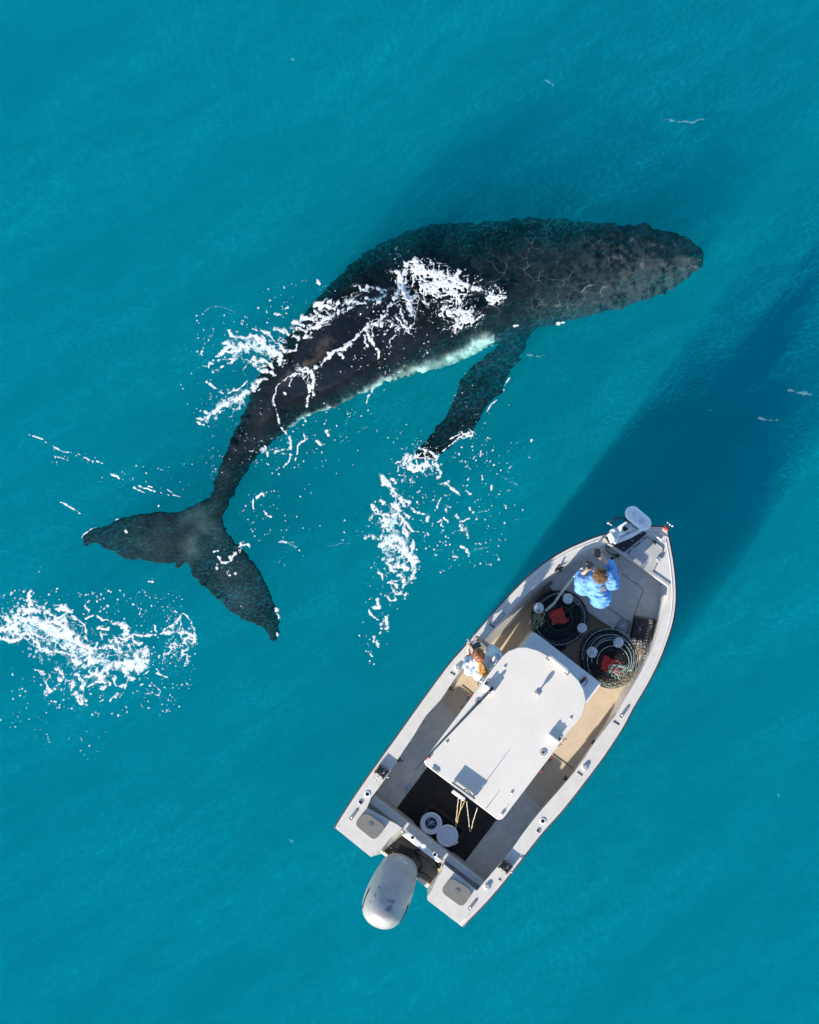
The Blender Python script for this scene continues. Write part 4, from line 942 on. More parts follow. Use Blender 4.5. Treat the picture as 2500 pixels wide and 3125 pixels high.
def bucket(c, label, open_):
    t = empty("bucket", c, label, "bucket", "white buckets in the black tray"); h = .36
    mb = MB(); pf = [(.0, 0), (.125, 0), (.145, h - .06), (.158, h - .06), (.158, h), (.150, h + .006), (.132, h + .004)]
    if open_: pf += [(.128, h - .012), (.093, h - .012), (.088, h - .018), (.086, h - .10), (0, h - .10)]
    else: pf += [(.128, h - .008), (0, h - .008)]
    mb.lathe(c, pf, 36); part(mb, "bucket_body", M['bucket'], t, smooth=False)
    if open_:
        mb = MB(); mb.lathe(c, [(0, h - .095), (.084, h - .095), (.084, h - .09), (0, h - .09)], 24); part(mb, "dark_filling", mat("dark_blue_bait", (.02, .05, .10), .3), t)
        rs = random.Random(4)
        for k in range(11):
            a = rs.uniform(0, 6.28); r = .062 * math.sqrt(rs.random()); mb = MB(); an = rs.uniform(0, 3.1)
            mb.box(c + Vector((r * math.cos(a), r * math.sin(a), h - .075 + .012 * rs.random())), (rs.uniform(.02, .05), rs.uniform(.007, .022), .012), an); part(mb, "scrap", M['bucket'] if k % 3 else M['hatch'], t, bevel=.003)
    else:
        mb = MB(); mb.tube(smooth_path([c + Vector((.158 * math.cos(a), .158 * math.sin(a), h - .05 - .03 * abs(math.sin(a)))) for a in (-2.4, -1.8, -1.2, -.6, 0)], 5), .004, 6); mb.tube([c + Vector((.10, -.145, h - .07)), c + Vector((.155, -.09, h - .07))], .010, 8); part(mb, "bucket_handle", 'plast', t, smooth=True)
    return t
M['bucket'] = mat("blueish_white_bucket", (.66, .70, .80), .4, var=.05)
bucket(R3(838, 700, .5) * 1 + Vector((0, 0, FL + .036 - .5)), "white bucket without a full lid showing bait and scraps inside", True)
bucket(R3(970, 800, .5) + Vector((0, 0, FL + .036 - .5)), "white bucket closed by a plain flat lid", False)
# floats
M['net'] = mat("black_netting", (.012, .013, .02), .7); M['twine'] = mat("pale_twine", (.42, .50, .50), .7, var=.5, vscale=60, col2=(.05, .16, .14))
M['foam_b'] = mat("white_buoy_foam", (.66, .68, .72), .6, var=.15, vscale=12)
M['redmesh'] = mat("red_bait_mesh", (.80, .04, .025), .6, var=.5, vscale=55, bump=.3)
M['dgreen'] = mat("dark_green_rope", (.02, .10, .07), .7, var=.6, vscale=40); M['lgreen'] = mat("bright_green_line", (.14, .32, .26), .6, var=.6, vscale=70, col2=(.50, .48, .40))
def geo_ball(c, r):
    mb = MB()
    for k in range(5):
        a = k * math.pi / 5 + .3
        pts = [c + Vector((math.cos(a) * math.cos(t), math.sin(a) * math.cos(t), math.sin(t))) * (r * 1.015) for t in [i * 2 * math.pi / 20 for i in range(20)]]
        tilt = Matrix.Rotation(.5, 3, 'X') ; pts = [c + tilt @ (p - c) for p in pts]; mb.tube(pts, .0018, 4, closed=True)
    for zz in (-.6, -.2, .2, .55):
        pts = [c + (Matrix.Rotation(.5, 3, 'X') @ Vector((math.cos(a) * math.sqrt(1 - zz * zz), math.sin(a) * math.sqrt(1 - zz * zz), zz + .12 * math.sin(a * 5)))) * (r * 1.015) for a in [i * 2 * math.pi / 24 for i in range(24)]]
        mb.tube(pts, .0018, 4, closed=True)
    return mb
c0 = P(1650, 1857, 1.02); r0 = .078
b0 = empty("buoy", c0, "white netted buoy at the outer left edge of the pot stack beside the man", "buoy", "white netted buoys on the crab pots")
mb = MB(); mb.ball(c0, r0, 20, 14); part(mb, "buoy_ball", M['foam_b'], b0, smooth=True)
part(geo_ball(c0, r0), "buoy_net", M['net'], b0)
def place_buoy(f, x, y, z, s, rot, label):
    t = copy_tree(b0); t.location = f(x, y, z); t.scale = (s, s, s); t.rotation_euler = rot; t["label"] = label
b0.location = R1(270, 1022, 1.0)
place_buoy(R1, 530, 940, .98, 1.0, (.6, .3, 1), "white netted buoy against the hem of the man's blue jacket")
place_buoy(R1, 652, 1197, .95, .92, (1.2, 1.3, 2), "white netted buoy on the right rim of the pot stack nearest the man")
place_buoy(R1, 741, 1410, .98, 1.03, (.2, .9, .5), "white netted buoy near the middle of the pot stack by the right hull side")
place_buoy(R1, 971, 1325, .96, .98, (1.1, .2, 2.5), "white netted buoy at the top of the pot stack by the right hull side")
# crab pots: hoops, netting, entry ring and a red bait bag
rnd = random.Random(5)
def jitter_loop(c, r, z, n=44, amp=.006, tilt=(0, 0)):
    ph = rnd.uniform(0, 6)
    return [Vector((c.x + (r + amp * math.sin(3 * a + ph)) * math.cos(a), c.y + (r + amp * math.sin(2 * a + ph)) * math.sin(a), z + tilt[0] * math.cos(a) + tilt[1] * math.sin(a))) for a in [i * 2 * math.pi / n for i in range(n)]]
def crab_pot(c, label, r=.40, h=.26, tilt=(0, 0), bait=True):
    t = empty("crab_pot", c, label, "crab pot", "stacked wire crab pots")
    z0 = c.z
    for k, (rr, zz) in enumerate(((r * .90, z0 + .012), (r * .98, z0 + h * .3), (r, z0 + h * .62), (r * .93, z0 + h), (r * .78, z0 + h - .015), (r * .62, z0 + h - .03))):
        mb = MB(); mb.tube(jitter_loop(Vector((c.x + rnd.uniform(-.012, .012), c.y + rnd.uniform(-.012, .012), 0)), rr, zz, amp=.012, tilt=(tilt[0] + rnd.uniform(-.012, .012), tilt[1] + rnd.uniform(-.012, .012))), .0042, 6, closed=True); part(mb, "hoop", M['twine'] if (k + int(z0 * 10)) % 3 == 0 else M['net'] , t, smooth=True)
    mb = MB(); n = 26
    def pt(a, u):
        rr = r * (.90 + .10 * math.sin(math.pi * u)); return Vector((c.x + rr * math.cos(a), c.y + rr * math.sin(a), z0 + .012 + (h - .012) * u + tilt[0] * math.cos(a) + tilt[1] * math.sin(a)))
    for s_ in (-1, 1):
        for i in range(n):
            a = 2 * math.pi * i / n; mb.tube([pt(a + s_ * .24 * u * 2, u) for u in (0, .25, .5, .75, 1)], .003, 3, caps=False)
    def tp(a, v): # top netting from rim to entry ring
        rr = r * (.93 - .50 * v); return Vector((c.x + rr * math.cos(a), c.y + rr * math.sin(a), z0 + h - .06 * v + tilt[0] * math.cos(a) * (1 - .5 * v) + tilt[1] * math.sin(a) * (1 - .5 * v)))
    for s_ in (-1, 1):
        for i in range(n):
            a = 2 * math.pi * i / n; mb.tube([tp(a + s_ * .30 * v * 2, v) for v in (0, .33, .66, 1)], .0034, 3, caps=False)
    for i in range(-7, 8):   # base net
        o_ = r * .9 * i / 8; L = math.sqrt(max((r * .9) ** 2 - o_ * o_, 0))
        for A, B in (((o_, -L), (o_, L)), ((-L, o_), (L, o_))):
            mb.tube([Vector((c.x + A[0], c.y + A[1], z0 + .008)), Vector((c.x + B[0], c.y + B[1], z0 + .008))], .0045, 3, caps=False)
    part(mb, "netting", M['net'], t)
    mb = MB(); mb.tube(jitter_loop(c, r * .46, z0 + h - .05, 30, .004, (tilt[0] * .5, tilt[1] * .5)), .007, 6, closed=True); part(mb, "entry_ring", M['dgreen'], t, smooth=True)
    if z0 < FL + .1:
        mb = MB(); mb.lathe(Vector((c.x, c.y, z0 + .006)), [(0, 0), (r * .86, 0), (r * .86, .004), (0, .004)], 32); part(mb, "base_cloth", M['net'], t)
    if bait:
        mb = MB(); an = rnd.uniform(0, 3); mb.box(Vector((c.x + bait[0], c.y + bait[1], z0 + bait[2])), (bait[3], bait[4], .07), bait[5]); bb = remeshed(mb, .012, 6, "bait_bag")
        nb = len(bb.vertices); cb_ = np.empty(nb * 3); bb.vertices.foreach_get("co", cb_); cb_ = cb_.reshape(-1, 3); nb_ = np.empty(nb * 3); bb.vertices.foreach_get("normal", nb_); nb_ = nb_.reshape(-1, 3)
        cb_ += nb_ * ((fbm(cb_[:, 0] * 14, cb_[:, 1] * 14, 3) - .5) * .09)[:, None]; bb.vertices.foreach_set("co", cb_.ravel()); bb.update(); link_mesh("bait_bag", bb, M['redmesh'], t, True)
    return t
cA = R1(462, 1112, .7); cB = R1(885, 1455, .7)
crab_pot(Vector((cA.x, cA.y, FL + .005)), "lowest wire crab pot of the stack behind the man", r=.405, bait=False)
crab_pot(Vector((cA.x + .01, cA.y - .012, FL + .275)), "middle wire crab pot of the stack behind the man", r=.395, tilt=(.01, 0), bait=False)
crab_pot(Vector((cA.x - .02, cA.y + .005, FL + .545)), "topmost wire crab pot behind the man, with a dull red bait bag", r=.385, tilt=(.0, .012), bait=(-.02, .03, .20, .23, .21, .35))
crab_pot(Vector((cB.x, cB.y, FL + .005)), "lowest wire crab pot of the stack beside the right hull side", r=.40, bait=False)
crab_pot(Vector((cB.x + .02, cB.y - .035, FL + .26)), "middle wire crab pot of the stack beside the right hull side", r=.40, tilt=(-.02, .03), bait=False)
crab_pot(Vector((cB.x + .035, cB.y - .06, FL + .53)), "topmost wire crab pot by the right hull side, with a bright red bait bag", r=.375, tilt=(-.03, .04), bait=(-.01, -.05, .24, .30, .20, -.3))
# loose hoops of line over the leaning stack
def tangle(name, label, f, cx, cy, rx, ry, z, n, m, seed, r=.0045, group=None):
    rs = random.Random(seed); mb = MB(); c = f(cx, cy, z); pts = []
    for i in range(n):
        a = rs.uniform(0, 6.28); q = math.sqrt(rs.random()); pts.append(f(cx + rx * q * math.cos(a), cy + ry * q * math.sin(a), z + rs.uniform(-.05, .06)))
    mb.tube(smooth_path(pts, 6), r, 5); o = mb.build(name, m, None, smooth=True, loc=c); return tag(o, label, "rope", group)
tangle("rope", "tangled green and yellow line heaped on the near corner of the right pot stack", R1, 965, 1565, 95, 85, .94, 46, M['lgreen'], 3)
tangle("rope", "thin pale line tangled along the left rim of the pot stack behind the man", R1, 275, 1110, 65, 95, .90, 40, mat("pale_yellow_line", (.60, .52, .30), .7, var=.5, vscale=50, col2=(.20, .30, .12)), 4, .0035)
tangle("rope", "pale sandy net bunched between the right pot stack and the hull side", R1, 1050, 1600, 70, 105, .72, 50, mat("sandy_net", (.55, .45, .32), .8, var=.4, vscale=40), 8, .0035)
mb = MB(); ln = smooth_path([R1(330, 1045, .98), R1(400, 985, .97), R1(440, 930, .99), R1(490, 860, 1.05), R1(540, 800, 1.15), R1(600, 730, 1.3), R1(655, 672, 1.4)], 8)
br = []
for k in range(3): mb.tube([p + Vector((.012 * math.cos(i * .9 + k * 2.1), .012 * math.sin(i * .9 + k * 2.1), .008 * math.sin(i * .9 + k * 2.1 + 1))) for i, p in enumerate(ln)], .010, 6)
tag(mb.build("rope", mat("cream_braided_rope", (.70, .66, .54), .75, var=.5, vscale=30, col2=(.35, .34, .24)), None, smooth=True, loc=R1(400, 985, .9)), "thick cream braided rope running from the pots up to the man's hand", "rope")
mb = MB(); mb.tube(smooth_path([R1(315, 1235, .86), R1(420, 1140, .93), R1(520, 1050, .96), R1(590, 985, .97)], 8), .006, 6); mb.tube(smooth_path([R1(520, 1000, .96), R1(560, 970, .98), R1(560, 1060, .95), R1(530, 1120, .93), R1(470, 1150, .92)], 8), .004, 6)
tag(mb.build("rope", M['dgreen'], None, smooth=True, loc=R1(420, 1140, .9)), "taut dark green line crossing the round mouth of the pot stack behind the man", "rope")
mb = MB()
for k, (dx, r_, zz) in enumerate(((0, 235, .93), (12, 205, .96), (22, 175, .965), (34, 140, .97))):
    mb.tube([R1(890 + dx + r_ * math.cos(a) * 1.0, 1440 + dx * 1.6 + r_ * math.sin(a), zz + .02 * math.sin(a * 3 + k)) for a in [math.pi * .95 + i * (math.pi * 1.25) / 30 for i in range(31)]], .0058, 6)
tag(mb.build("rope", M['twine'], None, smooth=True, loc=R1(890, 1400, .9)), "pale coils of line arching over the right pot stack", "rope")
# black wire basket, bag and cap near the right hull side
cb = R1(1178, 1205, DK); bX = (R1(1285, 1125, DK) - R1(1100, 1090, DK)).normalized(); bY = Vector((-bX.y, bX.x, 0)); UZ = Vector((0, 0, 1))
bk = empty("wire_basket", cb, "black wire basket with a dark lid standing by the right hull side", "basket")
mb = MB(); mb.box(cb - bX * .045 + bY * .0 + Vector((0, 0, .22)), (.20, .30, .06), ax=(bX, bY, UZ)); part(mb, "basket_lid", 'rubber', bk, bevel=.012)
mb = MB()
for zz in (.02, .12, .22):
    mb.tube([cb + bX * (.15 * sx) + bY * (.165 * sy) + Vector((0, 0, zz)) for sx, sy in ((-1, -1), (1, -1), (1, 1), (-1, 1))], .006, 5, closed=True)
for i in range(9):
    u = -1 + 2 * i / 8
    mb.tube([cb + bX * (.15 * u) - bY * .165 + Vector((0, 0, .22)), cb + bX * (.15 * u) - bY * .165 + Vector((0, 0, .02)), cb + bX * (.15 * u) + bY * .165 + Vector((0, 0, .02)), cb + bX * (.15 * u) + bY * .165 + Vector((0, 0, .22))], .0035, 4)
    mb.tube([cb - bX * .15 + bY * (.165 * u) + Vector((0, 0, .22)), cb - bX * .15 + bY * (.165 * u) + Vector((0, 0, .02)), cb + bX * .15 + bY * (.165 * u) + Vector((0, 0, .02)), cb + bX * .15 + bY * (.165 * u) + Vector((0, 0, .22))], .0035, 4)
part(mb, "wire_cage", 'black', bk)
mb = MB(); mb.box(cb - bX * .05 + Vector((0, 0, .252)), (.012, .05, .003), .3); part(mb, "lid_mark", 'greyp', bk)
c = R1(1015, 1190, DK + .09); capo = empty("cap", Vector((c.x, c.y, DK + .002)), "grey cap resting on the bow deck beside the black basket", "hat")
mb = MB(); mb.lathe(Vector((c.x, c.y, DK + .003)), [(.098, 0), (.098, .03), (.090, .07), (.06, .105), (.02, .118), (0, .12)], 24); part(mb, "crown", M['greyp'], capo, smooth=True)
mb = MB(); mb.prism([R1(985, 1130, DK + .012), R1(1015, 1120, DK + .012), R1(940, 1195, DK + .012), R1(935, 1225, DK + .012), R1(955, 1245, DK + .012), R1(985, 1235, DK + .012)][::-1], DK + .003, DK + .012); part(mb, "brim", mat("navy_cloth", (.03, .05, .09), .8), capo, bevel=.003)
mb = MB(); mb.tube(smooth_path([R1(1000, 1182, DK + .115), R1(1018, 1178, DK + .122), R1(1040, 1192, DK + .11)], 4), .006, 5); part(mb, "stitching", 'plast', capo)
# little wire cage clipped to the right side
mb = MB(); q = [R1(1192, 1415, .82), R1(1230, 1420, .82), R1(1212, 1492, .82), R1(1178, 1482, .82)]
for zz in (0, -.07): mb.tube([p + Vector((0, 0, zz)) for p in q], .004, 5, closed=True)
for t in (.33, .66): mb.tube([q[0].lerp(q[3], t), q[1].lerp(q[2], t)], .003, 4)
mb.tube([q[0], q[2]], .003, 4); mb.tube([q[1], q[3]], .003, 4)
for p in q: mb.tube([p, p - Vector((0, 0, .07))], .003, 4)
tag(mb.build("bait_cage", M['alu'], None, loc=q[0]), "small empty wire cage hung on the right inner hull side", "cage")
mb = MB(); c = R1(460, 1368, FL + .02); mb.box(c + Vector((0, 0, .03)), (.16, .10, .10), .5); tag(mb.build("cloth_bundle", mat("blue_cloth", (.02, .06, .16), .8, var=.4), None, bevel=.03, seg=3, loc=c), "dark blue bundle tucked between the left pots and the trunk cover", "cloth")
mb = MB(); c = R3(655, 400, FL + .03); mb.box(c, (.05, .05, .03), .4); mb.tube([c, R3(645, 430, FL + .02), R3(628, 440, FL + .02), R3(640, 458, FL + .02)], .005, 5)
tag(mb.build("line_clip", mat("pale_blue_plastic", (.25, .42, .70), .4), None, loc=c), "small pale blue clip on a wire lying left of the rubber mat", "clip")
# rod lines hanging from the aft roof edge
M['cord'] = mat("mixed_orange_cord", (.55, .38, .12), .7, var=.6, vscale=60, col2=(.25, .12, .06)); M['cord2'] = mat("mixed_pale_cord", (.62, .58, .50), .7, var=.5, vscale=60, col2=(.38, .28, .14))
for pts, mm, lb in (([(290, 1665, 1.70), (278, 1760, 1.2), (262, 1940, .62), (300, 1790, 1.2), (315, 1680, 1.72)], 'cord2', "left loop of pale cord hanging from the aft roof edge above the mat"),
                    ([(345, 1705, 1.72), (300, 1800, 1.35), (275, 1880, .9), (264, 1944, .62)], 'cord', "orange cord joining the left loop under the work lamp"),
                    ([(358, 1715, 1.72), (372, 1840, 1.1), (390, 1972, .62), (420, 1870, 1.1), (452, 1770, 1.72)], 'cord2', "right loop of pale cord hanging from the aft roof edge above the mat")):
    mb = MB(); sp_ = smooth_path([R2(*p) for p in pts], 10); mb.tube(sp_, .0055, 6); mb.tube([p + Vector((.006 * math.cos(i), .006 * math.sin(i), 0)) for i, p in enumerate(sp_)], .0035, 5); mb.ball(R2(*pts[2]), .014, 8, 6)
    tag(mb.build("hanging_cord", M[mm], None, smooth=True, loc=R2(*pts[0])), lb, "cord")

# ------------------------------------------------------------------ people
SK = mat("skin", (.60, .34, .25), .5, var=.10, vscale=14); SK.node_tree.nodes["Principled BSDF"].inputs["Subsurface Weight"].default_value = .08
def hand(mb, wrist, d, up, s=1.0, curl=.5, side=1):
    """palm and five fingers from the wrist along d; up = back of the hand"""
    d = Vector(d).normalized(); up = Vector(up); up = (up - d * up.dot(d)).normalized(); r = d.cross(up) * side
    palm = Vector(wrist) + d * .045 * s
    mb.ball(palm, (.048 * s, .038 * s, .016 * s), 12, 8, axes=(d, r, up)); limb(mb, wrist, Vector(wrist) + d * .02, .024 * s, .026 * s, 10)
    for k, (off, L) in enumerate(((-.028, .062), (-.010, .072), (.010, .068), (.027, .054))):
        b = palm + d * .036 * s + r * off * s; a = curl * .7; p1 = b + (d * math.cos(a) - up * math.sin(a)) * L * .45 * s; a += curl * .9; p2 = p1 + (d * math.cos(a) - up * math.sin(a)) * L * .33 * s; a += curl * .6; p3 = p2 + (d * math.cos(a) - up * math.sin(a)) * L * .27 * s
        mb.tube([b - d * .01, b, p1, p2, p3], [.0095 * s, .009 * s, .0085 * s, .008 * s, .0065 * s], 8); mb.ball(p3, .0068 * s, 8, 6); mb.ball(p1, .0088 * s, 8, 6)
    b = palm - d * .02 * s - r * .030 * s; p1 = b + (d * .6 - r * .75 - up * .25).normalized() * .035 * s; p2 = p1 + (d * .9 - r * .25 - up * .45).normalized() * .030 * s
    mb.tube([b, p1, p2], [.013 * s, .0105 * s, .0085 * s], 8); mb.ball(p2, .0088 * s, 8, 6); mb.ball(p1, .0105 * s, 8, 6)
def head_shape(mb, c, f, up, s=1.0):
    """c centre of skull, f facing"""
    f = Vector(f).normalized(); up = Vector(up); up = (up - f * up.dot(f)).normalized(); r = f.cross(up)
    mb.ball(c + up * .02 * s - f * .010 * s, (.098 * s, .076 * s, .095 * s), 20, 14, axes=(f, r, up))
    mb.ball(c - up * .055 * s + f * .022 * s, (.070 * s, .058 * s, .065 * s), 16, 12, axes=(f, r, up))
    mb.ball(c - up * .098 * s + f * .062 * s, (.022 * s, .024 * s, .018 * s), 10, 8, axes=(f, r, up))       # chin
    limb(mb, c + f * .086 * s - up * .005 * s, c + f * .110 * s - up * .040 * s, .010 * s, .014 * s, 10)     # nose
    mb.ball(c + f * .082 * s - up * .072 * s, (.014 * s, .026 * s, .010 * s), 10, 8, axes=(f, r, up))        # lips
    for k in (-1, 1):
        mb.ball(c + f * .084 * s + r * .032 * s * k + up * .014 * s, (.012 * s, .022 * s, .008 * s), 10, 8, axes=(f, r, up))   # brow
        mb.ball(c + r * .078 * s * k - up * .015 * s - f * .008 * s, (.020 * s, .009 * s, .032 * s), 10, 8, axes=(f, r, up))   # ear
    return f, r, up
def eyes(root, c, f, r, up, s):
    for k in (-1, 1):
        mb = MB(); q = c + f * .080 * s + r * .031 * s * k - up * .006 * s; mb.ball(q, .0125 * s, 12, 8); e = part(mb, "eye", M['plast'], root, smooth=True)
        mb = MB(); mb.ball(q + f * .0075 * s, .007 * s, 10, 6); part(mb, "iris", M['black'], e, smooth=True)
def hair_mesh(name, c, f, r, up, s, m, root, extra=None, seed=1, strands=230, cover=.1, length=.05, balding=0.0):
    mb = MB(); mb.ball(c + up * .030 * s - f * .020 * s, (.103 * s, .083 * s, .090 * s), 22, 16, axes=(f, r, up)); 
    if extra: extra(mb)
    me = remeshed(mb, .008 * s, 1, name); 
    # lumpy locks
    n = len(me.vertices); co = np.empty(n * 3); me.vertices.foreach_get("co", co); co = co.reshape(-1, 3); no = np.empty(n * 3); me.vertices.foreach_get("normal", no); no = no.reshape(-1, 3)
    dsp = (fbm(co[:, 0] * 60 + seed, co[:, 1] * 60 + co[:, 2] * 45, 3) - .5) * .018; co += no * dsp[:, None]; me.vertices.foreach_set("co", co.ravel()); me.update()
    h = link_mesh(name, me, m, root, True)
    rs = random.Random(seed); mb = MB()
    for k in range(strands):
        a = rs.uniform(0, 6.28); el = rs.uniform(-.15, 1.5); dv = (f * math.cos(a) * math.cos(el) + r * math.sin(a) * math.cos(el) + up * math.sin(el))
        if dv.dot(f) > .55 and el < .35: continue
        b = c + up * .030 * s - f * .020 * s + Vector(f) * (dv.dot(f) * .100 * s) + Vector(r) * (dv.dot(r) * .082 * s) + Vector(up) * (dv.dot(up) * .090 * s)
        t = (dv.cross(up) * rs.uniform(-1, 1) - f * .5 + dv * .45 + Vector((rs.uniform(-.4, .4), rs.uniform(-.4, .4), 0))).normalized(); L = length * rs.uniform(.6, 1.2)
        mb.tube([b, b + t * L * .5 + dv * .008, b + t * L - up * .008], [.0035, .003, .0008], 4)
    part(mb, "hair_strands", m, h, smooth=True)
    return h

# --- the man on the bow deck
zd = DK
hc = R1(800, 728, 2.06); ff = Vector((-.52, .85, -.16)); 
man = empty("person", R1(790, 790, zd), "man in a blue jacket standing on the bow deck, one hand raised with a phone", "person", )
LS, RS = R1(655, 795, 1.77), R1(905, 760, 1.77); ch = R1(775, 830, 1.66); pv = R1(800, 850, 1.38); nk = R1(795, 765, 1.86)
LE, LW = R1(625, 742, 1.60), R1(672, 712, 1.90); RE, RWr = R1(915, 655, 1.66), R1(845, 608, 1.90)
mb = MB(); f_, r_, u_ = head_shape(mb, hc, ff, (0, 0, 1))
limb(mb, nk - Vector((0, 0, .04)), hc - Vector((0, 0, .06)), .062, .058)
limb(mb, LS, RS, .09, .09); limb(mb, ch, pv, .15, .14); limb(mb, LS.lerp(RS, .5), ch, .13, .15)
limb(mb, LS, LE, .056, .045); limb(mb, LE, LW, .043, .027); limb(mb, RS, RE, .056, .045); limb(mb, RE, RWr, .043, .027)
feet = []
side = (RS - LS).normalized(); fwd = Vector((-side.y, side.x, 0)); fwd = fwd if fwd.dot(ff) > 0 else -fwd
for k in (-1, 1):
    hip = pv + side * .10 * k; kn = Vector((hip.x, hip.y, zd + .50)) + side * .03 * k + fwd * .06; an = Vector((hip.x, hip.y, zd + .09)) + side * .05 * k
    limb(mb, hip, kn, .088, .060); limb(mb, kn, an, .058, .040); limb(mb, an - Vector((0, 0, .03)), an + fwd * .16 - Vector((0, 0, .055)), .042, .032); feet.append((hip, kn, an))
camp = R1(722, 650, 2.04)
hand(mb, LW, (camp - LW), (-1, .3, .4), 1.0, .55, 1); php = R1(788, 540, 2.02)
hand(mb, RWr, (php - RWr), (.6, -.2, .7), 1.02, .45, -1)
me = remeshed(mb, .0065, 1, "person_body"); link_mesh("body", me, SK, man, True)
eyes(man, hc, f_, r_, u_, 1.0)
JK = mat("blue_jacket_cloth", (.16, .38, .80), .75, var=.25, vscale=10, bump=.25, bscale=22)
mb = MB(); limb(mb, LS, RS, .115, .12); limb(mb, ch, pv + Vector((0, 0, -.02)), .185, .17); limb(mb, LS.lerp(RS, .5), ch, .15, .18)
limb(mb, LS, LE, .080, .066); limb(mb, LE, LE.lerp(LW, .55), .062, .050); limb(mb, RS, RE, .088, .070); limb(mb, RE, RE.lerp(RWr, .55), .066, .050)
limb(mb, ch - fwd * .10 + side * .02, pv - fwd * .12 + Vector((0, 0, .10)), .16, .15); limb(mb, LS - fwd * .07 - Vector((0, 0, .05)), RS - fwd * .07 - Vector((0, 0, .05)), .11, .11)
mb.tube([nk + Vector((.085 * math.cos(a * .63), .095 * math.sin(a * .63), -.03 + .02 * math.sin(a))) for a in range(10)], .026, 8, closed=True)
me = remeshed(mb, .010, 3, "jacket")
n = len(me.vertices); co = np.empty(n * 3); me.vertices.foreach_get("co", co); co = co.reshape(-1, 3); no = np.empty(n * 3); me.vertices.foreach_get("normal", no); no = no.reshape(-1, 3)
rdg = (1 - np.abs(2 * fbm(co[:, 0] * 7 + 3, co[:, 1] * 7 + co[:, 2] * 5, 3) - 1)); co += no * ((rdg - .7) * .07)[:, None]; me.vertices.foreach_set("co", co.ravel()); me.update()
jk = link_mesh("jacket", me, JK, man, True)
mb = MB(); jb = BVHTree.FromPolygons(co.tolist(), [tuple(p.vertices) for p in me.polygons])
def drape(f, x, y, bv, dz=.004):
    p = f(x, y, 1.6); h = bv.ray_cast(Vector((p.x, p.y, 4)), Vector((0, 0, -1))); return h[0] + Vector((0, 0, dz)) if h[0] is not None else Vector((p.x, p.y, 1.5))
g = [[drape(R1, 798 + 48 * u + 8 * v, 838 - 14 * u + 48 * v, jb, .008) for u in (0, .33, .66, 1)] for v in (0, .33, .66, 1)]
mb.loft(g, closed=False, caps=False); o = part(mb, "back_patch", mat("khaki_patch", (.30, .27, .20), .8), jk)
sd_ = o.modifiers.new("s", 'SOLIDIFY'); sd_.thickness = .006
mb = MB(); limb(mb, pv + Vector((0, 0, .02)), pv - Vector((0, 0, .05)), .16, .15)
for hip, kn, an in feet: limb(mb, hip, kn, .105, .078); limb(mb, kn, an + Vector((0, 0, .02)), .075, .062)
part_me = remeshed(mb, .014, 3, "trousers"); link_mesh("trousers", part_me, mat("dark_trousers", (.05, .06, .08), .8, var=.3, bump=.2), man, True)
mb = MB()
for hip, kn, an in feet: q = MB(); limb(q, an - Vector((0, 0, .03)), an + fwd * .17 - Vector((0, 0, .045)), .052, .044); q.prism([an + fwd * (.20 * a) + side * (.045 * b) for a, b in ((-.2, -1), (1.1, -1), (1.1, 1), (-.2, 1))], zd, zd + .03); part(q, "shoe", 'rubber', man, smooth=True)
HM = mat("light_brown_hair", (.42, .23, .10), .55, var=.5, vscale=50, bump=.4, bscale=120, col2=(.13, .06, .025))
hair_mesh("hair", hc, f_, r_, u_, 1.0, HM, man, seed=6, strands=420, length=.045)
# what he holds
mb = MB(); X = (camp - hc).normalized(); X.z = 0; X.normalize(); Y = Vector((-X.y, X.x, 0)); mb.box(camp, (.06, .10, .07), ax=(X, Y, UZ)); mb.tube([camp + X * .02, camp + X * .075], .028, 14); bn = mb.build("camera_body", M['rubber'], None, bevel=.006, loc=camp); bn.name = "hand_camera"; tag(bn, "small dark camera held to the man's eye", "camera")
mb = MB(); X = Vector((.95, -.05, -.3)).normalized(); Y = Vector((0.1, .95, -.3)); Y = (Y - X * Y.dot(X)).normalized(); Z = X.cross(Y); mb.box(php, (.085, .12, .012), ax=(X, Y, Z)); ph = mb.build("phone", M['rubber'], None, bevel=.004, loc=php); tag(ph, "dark phone held out over the bow deck in the man's raised hand", "phone")
mb = MB(); mb.box(php + Z * .0075, (.070, .095, .002), ax=(X, Y, Z)); scn = part(mb, "screen", mat("phone_glass", (.10, .07, .06), .1), ph)
mb = MB(); mb.tube(smooth_path([php - X * .045, php - X * .05 - Vector((0, .05, .06)), php - X * .045 - Vector((0, .10, .12))], 6), .003, 5); part(mb, "wrist_strap", 'black', ph, smooth=True)

# --- the woman at the left side
zf_ = FL
hc = R2(462, 425, 1.60); ff = Vector((-.36, .84, -.42)); fl_ = Vector((-.40, .92, 0)).normalized()
wom = empty("person", R2(480, 560, zf_), "red haired woman in a pale shirt leaning on the left gunwale with a remote controller", "person")
LS, RS = R2(385, 520, 1.36), R2(585, 450, 1.36); ch = R2(475, 535, 1.24); pv = R2(540, 590, .98); nk = R2(478, 480, 1.44)
LE, LW = R2(385, 450, 1.16), R2(368, 372, 1.24); RE, RWr = R2(560, 362, 1.14), R2(492, 296, 1.24)
cc_ = R2(423, 318, 1.27)
mb = MB(); f_, r_, u_ = head_shape(mb, hc, ff, (0, 0, 1), .96)
limb(mb, nk - Vector((0, 0, .04)), hc - Vector((0, 0, .06)), .050, .050); limb(mb, LS, RS, .07, .07); limb(mb, ch, pv, .12, .13); limb(mb, LS.lerp(RS, .5), ch, .11, .12)
limb(mb, LS, LE, .046, .038); limb(mb, LE, LW, .036, .024); limb(mb, RS, RE, .046, .038); limb(mb, RE, RWr, .036, .024)
side = (RS - LS).normalized(); fwd = Vector((-side.y, side.x, 0)); fwd = fwd if fwd.dot(ff) > 0 else -fwd; feet = []
